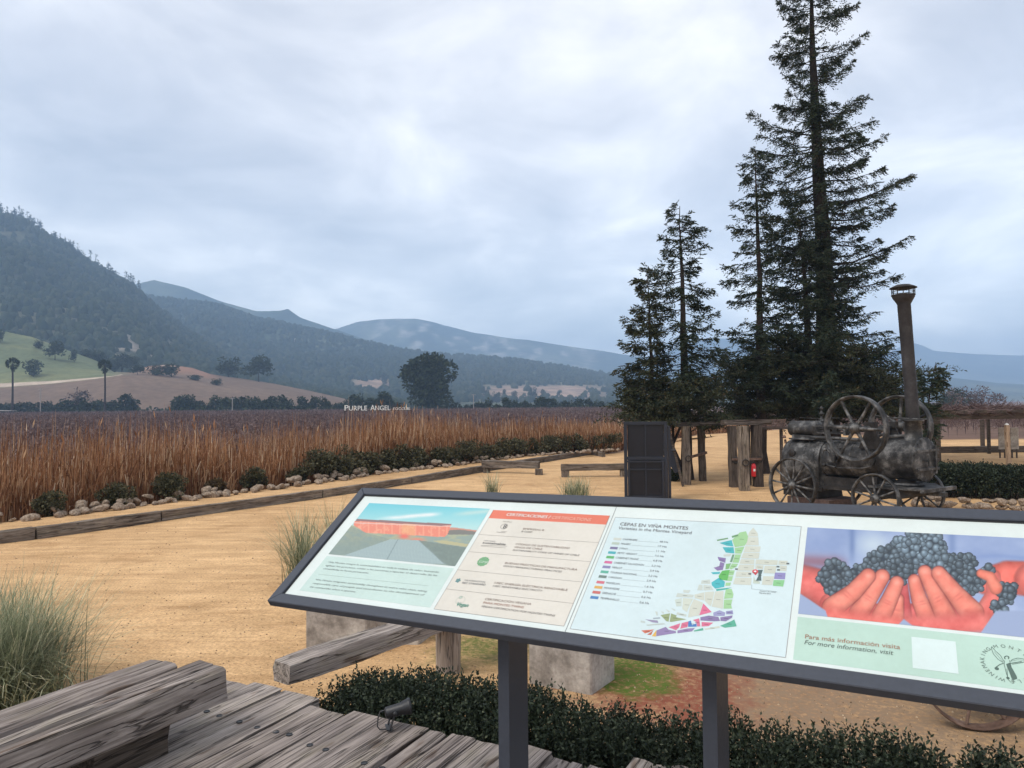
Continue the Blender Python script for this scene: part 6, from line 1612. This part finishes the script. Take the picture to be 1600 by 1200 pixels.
tt('THE INTERNATIONAL', c7, (318, 624), (485, 638), .0055, GREY); tt('REC STANDARD', c7, (302, 645), (483, 660), .0068, GREY, 0, .0003)
tt('I-REC ENERGÍA ELÉCTRICA RENOVABLE', c7, (555, 645), (1125, 702), .0072, BRN, 0, .0); tt('I-REC RENEWABLE ELECTRICITY', c7, (542, 668), (930, 708), .0064, INK, .25)
tt('CERTIFICACIÓN VEGANA', c7, (480, 772), (842, 812), .0072, BRN, 0, .0); tt('PARA MONTES TWINS', c7, (467, 800), (782, 838), .0072, (165, 110, 90), 0, .0); tt('VEGAN CERTIFICATION FOR MONTES TWINS', c7, (453, 828), (1028, 902), .0064, INK, .25)
tt('Vegan', c7, (256, 818), (345, 828), .013, (70, 150, 130), .2, .001)
SP = [('Viña Montes integra la sustentabilidad en toda la cadena de valor, buscando', (295, 364), (757, 406)), ('agilizar los procesos, cuidar a las personas y aportar al desarrollo de las', (285, 378), (750, 420)), ('comunidades en forma permanente.', (275, 391), (465, 410))]
for s, a, b in SP: tt(s, c1, a, b, .0062, (140, 150, 146))
SP = [('Viña Montes integrates sustainability throughout its entire value chain, taking', (243, 437), (708, 486)), ('responsible care of people and contributes to the development of', (231, 452), (697, 501)), ('the communities where it operates.', (219, 467), (410, 488))]
for s, a, b in SP: tt(s, c1, a, b, .0062, (145, 155, 150), .22)
tt('CEPAS EN VIÑA MONTES', c8, (378, 120), (838, 150), .0125, (112, 106, 108), 0, .0003); tt('Varieties in the Montes Vineyard', c8, (366, 146), (862, 180), .0115, (110, 108, 112))
NM = ['CARMENERE', 'MALBEC', 'SYRAH', 'PETIT VERDOT', 'CABERNET FRANC', 'CABERNET SAUVIGNON', 'MERLOT', 'TOURIGA NACIONAL', 'CARIGNAN', 'MARSELAN', 'MOURVEDRE', 'GRENACHE', 'TEMPRANILLO']
HA = ['48 Ha', '17 Ha', '11 Ha', '7,5 Ha', '6,8 Ha', '5,3 Ha', '3,9 Ha', '3,2 Ha', '2,9 Ha', '1,6 Ha', '0,7 Ha', '0,6 Ha', '0,6 Ha']
pp0, pp1 = c8(667, 238), c8(536, 652)
for k, ((x, y), c) in enumerate(SW):
    p = c8(x, y); w = .0092 * len(NM[k]) * .62; a = (p[0] + .0200, p[1] - .0035); b = (a[0] + w, a[1]); T.text(NM[k], a, b, .0066, (120, 122, 126))
    q = (c8(x, y)[1] - .0035); uR = pp0[0] + (pp1[0] - pp0[0]) * k / 12 if 0 else (pp0[0] + pp1[0]) / 2
    T.text(HA[k], (uR - .012, q), (uR + .018, q), .0066, (120, 122, 126)); L2.line((b[0] + .004, q), (uR - .016, q), .0007, (160, 168, 170))
tt('Para más información visita', c2, (686, 677), (1083, 722), .0115, (176, 134, 110), 0, .0003); tt('For more information, visit', c2, (683, 701), (1055, 746), .0115, (100, 112, 106), .22)
tt('Centro de visitas', m7, (1118, 668), (1272, 676), .0045, (150, 160, 162)); tt('You are here', m7, (1112, 684), (1220, 692), .0045, (110, 115, 118), .2)
# circular lettering of the emblem
cc = r4(735, 372); rr = (uv(1573, 1005)[1] - uv(1573, 1058)[1]) / 2; rr = .0455
def arc(s, a0, a1):
    for k, ch in enumerate(s):
        a = R(a0 + (a1 - a0) * k / (len(s) - 1)); V, Fs = text_geo(ch)
        if not len(V): continue
        V = V - [(V[:, 0].min() + V[:, 0].max()) / 2, 0, 0]; V = V * .0092 / .7; al = a - math.pi / 2; ca, sa = math.cos(al), math.sin(al)
        T.m.add([(cc[0] + math.cos(a) * rr + p[0] * ca - p[1] * sa, cc[1] + math.sin(a) * rr + p[0] * sa + p[1] * ca, T.z) for p in V], Fs, T.mi((120, 138, 128)))
arc('MONTES', 112, 20); arc('WINEMAKING', 252, 134); arc('CHILE', -20, -85)
T.build()
E1 = (88, 112, 102)
def pl(pts, w=.0012):
    q = [tuple(r4(*p)) for p in pts]
    for a, b in zip(q[:-1], q[1:]): L2.line(a, b, w, E1, .0002)
pl([(695, 345), (660, 285), (600, 230), (562, 186), (558, 205), (580, 265), (630, 325), (690, 362)]); pl([(690, 355), (640, 300), (590, 240)], .0006); pl([(772, 350), (790, 328), (850, 312), (915, 322), (960, 345), (905, 360), (840, 372), (785, 380)]); pl([(780, 345), (850, 330), (920, 338)], .0006)
pl([(692, 370), (650, 385), (612, 412)], .0018); pl([(762, 372), (830, 360), (895, 350)], .0018); disc(L2, r4(618, 428), .0045, E1, 12)
pl([(710, 325), (704, 300), (728, 288), (752, 298), (748, 322)], .0022); L2.poly([tuple(r4(*p)) for p in [(722, 378), (768, 362), (782, 410), (838, 510), (845, 540), (800, 556), (772, 500), (735, 420)]], E1)
pl([(702, 340), (700, 380), (722, 470), (745, 545)]); pl([(760, 335), (772, 400)]); pl([(730, 430), (740, 545), (775, 580)]); pl([(750, 440), (790, 550), (820, 575)]); disc(L2, r4(742, 532), .0035, E1, 10)
L2.build()

# printed photographs: picture colours laid on a fine grid
def picture(name, u0, u1, v0, v1, nu, nv, fn):
    U, V = np.meshgrid(np.linspace(u0, u1, nu), np.linspace(v0, v1, nv)); px, py = uvpx(U.ravel(), V.ravel())
    C = fn(px, py); i = (np.arange(nv - 1)[:, None] * nu + np.arange(nu - 1)[None]).ravel()
    me = raw_mesh(name, np.stack([U.ravel(), V.ravel(), np.full(U.size, Z0 + .0006)], 1), np.stack([i, i + 1, i + nu + 1, i + nu], 1), M['photo'])
    vcol(me, C); return link(name, me, panel)
tp = NT('printed_photo'); a_ = tp.n.new('ShaderNodeVertexColor'); a_.layer_name = 'Col'; M['photo'] = tp.done(a_.outputs[0], .3, spec=.5)
def s2l(C): C = np.clip(C, 0, 255) / 255; return np.where(C <= .04045, C / 12.92, ((C + .055) / 1.055) ** 2.4) * .68
def lay(C, col_, m): m = np.clip(m, 0, 1)[:, None]; return C * (1 - m) + np.array(col_, float) * m
def inpoly(x, y, P):
    r = np.zeros(len(x), bool); n = len(P)
    for i in range(n):
        x1, y1 = P[i]; x2, y2 = P[(i + 1) % n]
        if y1 == y2: continue
        k = ((y1 > y) != (y2 > y)) & (x < (x2 - x1) * (y - y1) / (y2 - y1) + x1); r ^= k
    return r.astype(float)
def pic_winery(px, py):
    x, y = (px - 500) / .175, (py - 780) / .175; n = fbm(x * .01, y * .03, 2); n2 = fbm(x * .05, y * .05, 5)
    t = np.clip((y - 20) / 220, 0, 1)[:, None]
    C = np.array([112, 204, 218.]) * (1 - t) + np.array([186, 226, 224.]) * t
    cl = np.exp(-((y - (160 - (x - 530) * .085)) / 16) ** 2) * np.clip((x - 480) / 200, 0, 1) * np.clip((1100 - x) / 120, 0, 1); C = lay(C, (232, 240, 238), cl * (.5 + n)); C = lay(C, (205, 226, 218), np.exp(-((y - 100 + (x - 1400) * .1) / 20) ** 2) * sm(x, 1150, 1300) * .7)
    C = lay(C, (205, 150, 130), inpoly(x, y, [(1080, 245), (1180, 235), (1400, 262), (1370, 330), (1080, 330)])); C = lay(C, (128, 128, 122), inpoly(x, y, [(1130, 262), (1240, 255), (1400, 275), (1360, 320), (1110, 322)]))
    gr = inpoly(x, y, [(240, 215), (1120, 300), (1380, 300), (1190, 590), (50, 490)]); C = lay(C, (150, 168, 158), gr); C = lay(C, (172, 178, 150), gr * sm(n, .45, .6) * sm(y, 420, 330)); 
    C = lay(C, (196, 186, 140), inpoly(x, y, [(1000, 355), (1100, 352), (1320, 385), (1300, 410), (1080, 380)]) * .8)
    bd = inpoly(x, y, [(300, 178), (1165, 213), (1130, 300), (1100, 322), (700, 300), (400, 285), (290, 215)]); C = lay(C, (236, 142, 118), bd)
    C = lay(C, (246, 176, 146), bd * ((x % 70 < 12) | (n2 > .62)) * .7); C = lay(C, (240, 182, 128), bd * (np.abs(x - 780) < 60) * .6); C = lay(C, (235, 205, 196), bd * (np.abs(y - (196 + (x - 300) * .035)) < 5) * .7)
    C = lay(C, (150, 118, 116), inpoly(x, y, [(320, 160), (1170, 205), (1165, 214), (1080, 222), (310, 180)])); C = lay(C, (232, 120, 104), np.exp(-((x - 745) / 45) ** 2 - ((y - 315) / 22) ** 2) * 1.2); C = lay(C, (228, 138, 116), np.exp(-((x - 860) / 60) ** 2 - ((y - 345) / 16) ** 2))
    wk = inpoly(x, y, [(620, 342), (880, 350), (1120, 562), (1000, 560), (200, 500), (230, 478)]); C = lay(C, (168, 188, 188), wk); ln = (np.abs(((y - 340) ** .9 * .16 + x * .004) % 1 - .5) < .14); C = lay(C, (140, 160, 162), wk * ln * .6); C = lay(C, (120, 140, 142), wk * (np.abs(x - (690 - (y - 340) * .55)) < 5) * .6)
    C = lay(C, (118, 134, 128), inpoly(x, y, [(870, 350), (1010, 370), (1330, 420), (1190, 590), (1100, 560)]) * (.5 + n2 * .5)); C = lay(C, (132, 150, 144), inpoly(x, y, [(240, 215), (420, 290), (620, 340), (230, 478), (60, 485)]) * (.25 + n2 * .6))
    return s2l(C)
def pic_hands(px, py):
    x, y = (px - 1250) / .21875, (py - 810) / .21875; n = fbm(x * .004, y * .006, 3)
    C = np.array([158, 176, 212.]) + (n[:, None] - .5) * [50, 44, 30]
    C = lay(C, (196, 212, 226), np.exp(-((x - 520) / 130) ** 2 - ((y - 170) / 90) ** 2)); C = lay(C, (110, 134, 180), np.exp(-((x - 370) / 22) ** 2) * sm(y, 330, 200) * .8); C = lay(C, (112, 136, 182), np.exp(-((x - 1085) / 30) ** 2) * sm(y, 330, 200) * .7); C = lay(C, (126, 150, 200), np.exp(-((y - (250 + (x - 1400) ** 2 * .0004)) / 14) ** 2) * sm(x, 1150, 1300) * .5)
    def cap(C, P, r, col_, edge=.30, soft=8):
        P = [np.array(p, float) for p in P]; r = r if hasattr(r, '__len__') else [r] * len(P); best = np.full(len(x), -1e9); q = np.zeros(len(x))
        for a, b, ra, rb in zip(P[:-1], P[1:], r[:-1], r[1:]):
            d = b - a; t = np.clip(((x - a[0]) * d[0] + (y - a[1]) * d[1]) / (d @ d), 0, 1); rr_ = ra + (rb - ra) * t; D = np.hypot(x - a[0] - d[0] * t, y - a[1] - d[1] * t)
            s = rr_ - D; k = s > best; best = np.where(k, s, best); q = np.where(k, D / rr_, q)
        m = np.clip(best / soft + .5, 0, 1)
        cc_ = np.array(col_, float)[None] * (1 - edge * np.clip(q, 0, 1)[:, None] ** 3) + (fbm(x * .02, y * .02, 9)[:, None] - .5) * [30, 40, 36]
        cc_ = cc_ * (1 + .07 * np.clip(1 - q, 0, 1))[:, None]
        return C * (1 - m[:, None]) + cc_ * m[:, None]
    C = cap(C, [(-60, 400), (120, 460), (260, 600)], [110, 120, 100], (224, 112, 104), .3, 20); C = lay(C, (150, 104, 118), np.exp(-((y - (285 + x * .05)) / 45) ** 2) * sm(x, 360, 250) * .8)
    C = cap(C, [(1720, 420), (1480, 400), (1330, 430)], [130, 115, 95], (234, 112, 98), .25, 20); C = cap(C, [(1950, 480), (1650, 420)], [150, 120], (228, 116, 104), .25, 20)
    C = cap(C, [(220, 600), (420, 650), (690, 690)], [85, 90, 60], (226, 108, 100), .22); C = cap(C, [(790, 660), (1000, 670), (1280, 690)], [70, 100, 90], (226, 110, 106), .22); C = cap(C, [(1380, 400), (1390, 520), (1300, 700)], [55, 60, 80], (228, 118, 108), .25); C = cap(C, [(740, 460), (760, 680)], [30, 40], (200, 92, 92), .2)
    rg = np.random.default_rng(4)
    for cx, cy_, cr_ in [(420, 400, 90), (540, 310, 90), (960, 290, 120), (1100, 330, 90), (700, 190, 75), (620, 260, 80), (1180, 300, 80), (240, 400, 118), (250, 480, 80), (730, 310, 118), (700, 360, 95), (880, 170, 150), (950, 230, 110), (1160, 400, 105), (1230, 430, 95), (1480, 510, 78), (1425, 615, 55), (1330, 370, 55)]:
        m = np.hypot(x - cx, (y - cy_) * 1.05) < cr_ * .93; C[m] = (52, 64, 76)
        k = int((cr_ / 27) ** 2 * 1.5); pts = []
        for _ in range(k * 8):
            a, b = rg.uniform(0, 6.28), rg.random() ** .5 * cr_ * .92; p = (cx + math.cos(a) * b, cy_ + math.sin(a) * b)
            if all(math.hypot(p[0] - q[0], p[1] - q[1]) > 29 for q in pts): pts.append(p)
        for p in pts:
            r_d = rg.uniform(19, 33); D = np.hypot(x - p[0], y - p[1]) / r_d; m = D < 1; h = np.exp(-((x - p[0] + 7) ** 2 + (y - p[1] + 9) ** 2) / (r_d * .36) ** 2)
            b_ = rg.uniform(.9, 1.25) * (1.25 if cy_ < 240 else 1); cc_ = np.array([84, 98, 108.])[None] * b_ * (1 - .5 * D[:, None] ** 3) + h[:, None] * np.array([44, 48, 50.]); C[m] = cc_[m]
    fl = (238, 138, 118)
    for P, r in [([(700, 560), (680, 690)], [40, 60]), ([(690, 445), (640, 560), (580, 680)], [48, 56, 66]), ([(585, 400), (510, 520), (420, 660)], [52, 58, 70]), ([(485, 395), (380, 510), (230, 620)], [52, 60, 74]),
                 ([(815, 425), (850, 560), (910, 700)], [42, 54, 66]), ([(890, 365), (960, 510), (1050, 700)], [46, 56, 74]), ([(990, 375), (1100, 510), (1230, 660)], [50, 62, 84])]:
        C = cap(C, P, [q + 4 for q in r], (158, 66, 68), .1); C = cap(C, P, r, fl, .22)
        t0, t1 = np.array(P[0]), np.array(P[1]); d = (t1 - t0) / np.linalg.norm(t1 - t0)
        for f, s in ((.55, 8), (.62, 6)):
            c_ = np.array(P[0]) * (1 - f) + np.array(P[-1]) * f; C = lay(C, (196, 92, 86), np.exp(-(((x - c_[0]) * d[0] + (y - c_[1]) * d[1]) / s) ** 2 - (((x - c_[0]) * -d[1] + (y - c_[1]) * d[0]) / 30) ** 2) * .35)
        C = lay(C, (250, 176, 156), np.exp(-((x - t0[0]) / 20) ** 2 - ((y - t0[1] + 2) / 18) ** 2) * .8)
    C = cap(C, [(200, 660), (420, 715), (690, 735)], [50, 72, 60], (226, 116, 104), .10, 70); C = cap(C, [(800, 735), (1020, 745), (1290, 725)], [60, 80, 80], (224, 114, 106), .10, 70)
    C = lay(C, (160, 176, 208), sm(y - np.interp(x, [0, 180, 200, 330, 700, 740, 800, 1100, 1290, 1400], [520, 640, 700, 740, 742, 700, 745, 800, 800, 640]), -6, 8) * (y > 500))
    C = cap(C, [(1290, 375), (1360, 400), (1400, 480)], [30, 38, 46], (236, 134, 112), .25)
    C = lay(C, (160, 178, 212), sm(y - (725 + (x - 700) * .10), 0, 25) * (x < 760) * 0); return s2l(C)
picture('printed_photo', uP0, uP1, vP0, vP1, 260, 150, pic_winery)
picture('printed_photo', uH0, uH1, vH0, vH1, 480, 210, pic_hands)
# legs
for px in (800.5, 1117):
    us = np.linspace(.2, 2.2, 400); q_ = BO[None] + us[:, None] * bU[None] + bV[None] * (BW * .36) - np.array([0, 0, CAMZ + .25]); q_ = q_ @ CR
    u = float(us[np.argmin(np.abs(800 + F * q_[:, 0] / -q_[:, 2] - px))]); C_ = BO + bU * u + bV * (BW * .5)
    hx, hy = .042 / 2, .126 / 2; ang = yaw
    top_ = BO + bU * u + bV * (BW * .42) - bN * TH
    o = MB(); ct = BO + bU * u + bV * (BW * .36)
    U2 = np.array([math.cos(yaw), math.sin(yaw), 0]); V2 = np.array([-math.sin(yaw), math.cos(yaw), 0])
    ring_b, ring_t = [], []
    for sx, sy in ((-1, -1), (1, -1), (1, 1), (-1, 1)):
        q = ct + U2 * sx * hx + V2 * sy * hy; den = bN[2]; d = ((q - (BO - bN * .0285)) @ bN); zt = q[2] - d / den
        ring_b.append((q[0], q[1], DZ + .004)); ring_t.append((q[0], q[1], zt))
    o.slab(ring_b, ring_t); q = ct - V2 * (hy - .03)
    o.box((ct[0], ct[1], DZ + .008), (.16, .26, .010), 0, yaw)
    l = o.build('leg', M['frame']); l.parent = BD; bpy.context.view_layer.update(); l.matrix_parent_inverse = BD.matrix_world.inverted()
# ------------------------------------------------------------------ air
def haze():
    m = MB(); m.box((0, 1820, 178), (10600, 5000, 364))
    mt = bpy.data.materials.new('haze'); mt.use_nodes = True; nt = mt.node_tree; nt.nodes.clear()
    o_ = nt.nodes.new('ShaderNodeOutputMaterial'); v = nt.nodes.new('ShaderNodeVolumePrincipled')
    v.inputs['Color'].default_value = (0.42, 0.62, 0.90, 1); v.inputs['Density'].default_value = HAZE; v.inputs['Anisotropy'].default_value = 0.0
    nt.links.new(v.outputs[0], o_.inputs['Volume'])
    o = m.build('haze', mt); o['kind'] = 'stuff'; o['label'] = 'thin bluish haze filling the valley air'
HAZE = 0.00046
haze()
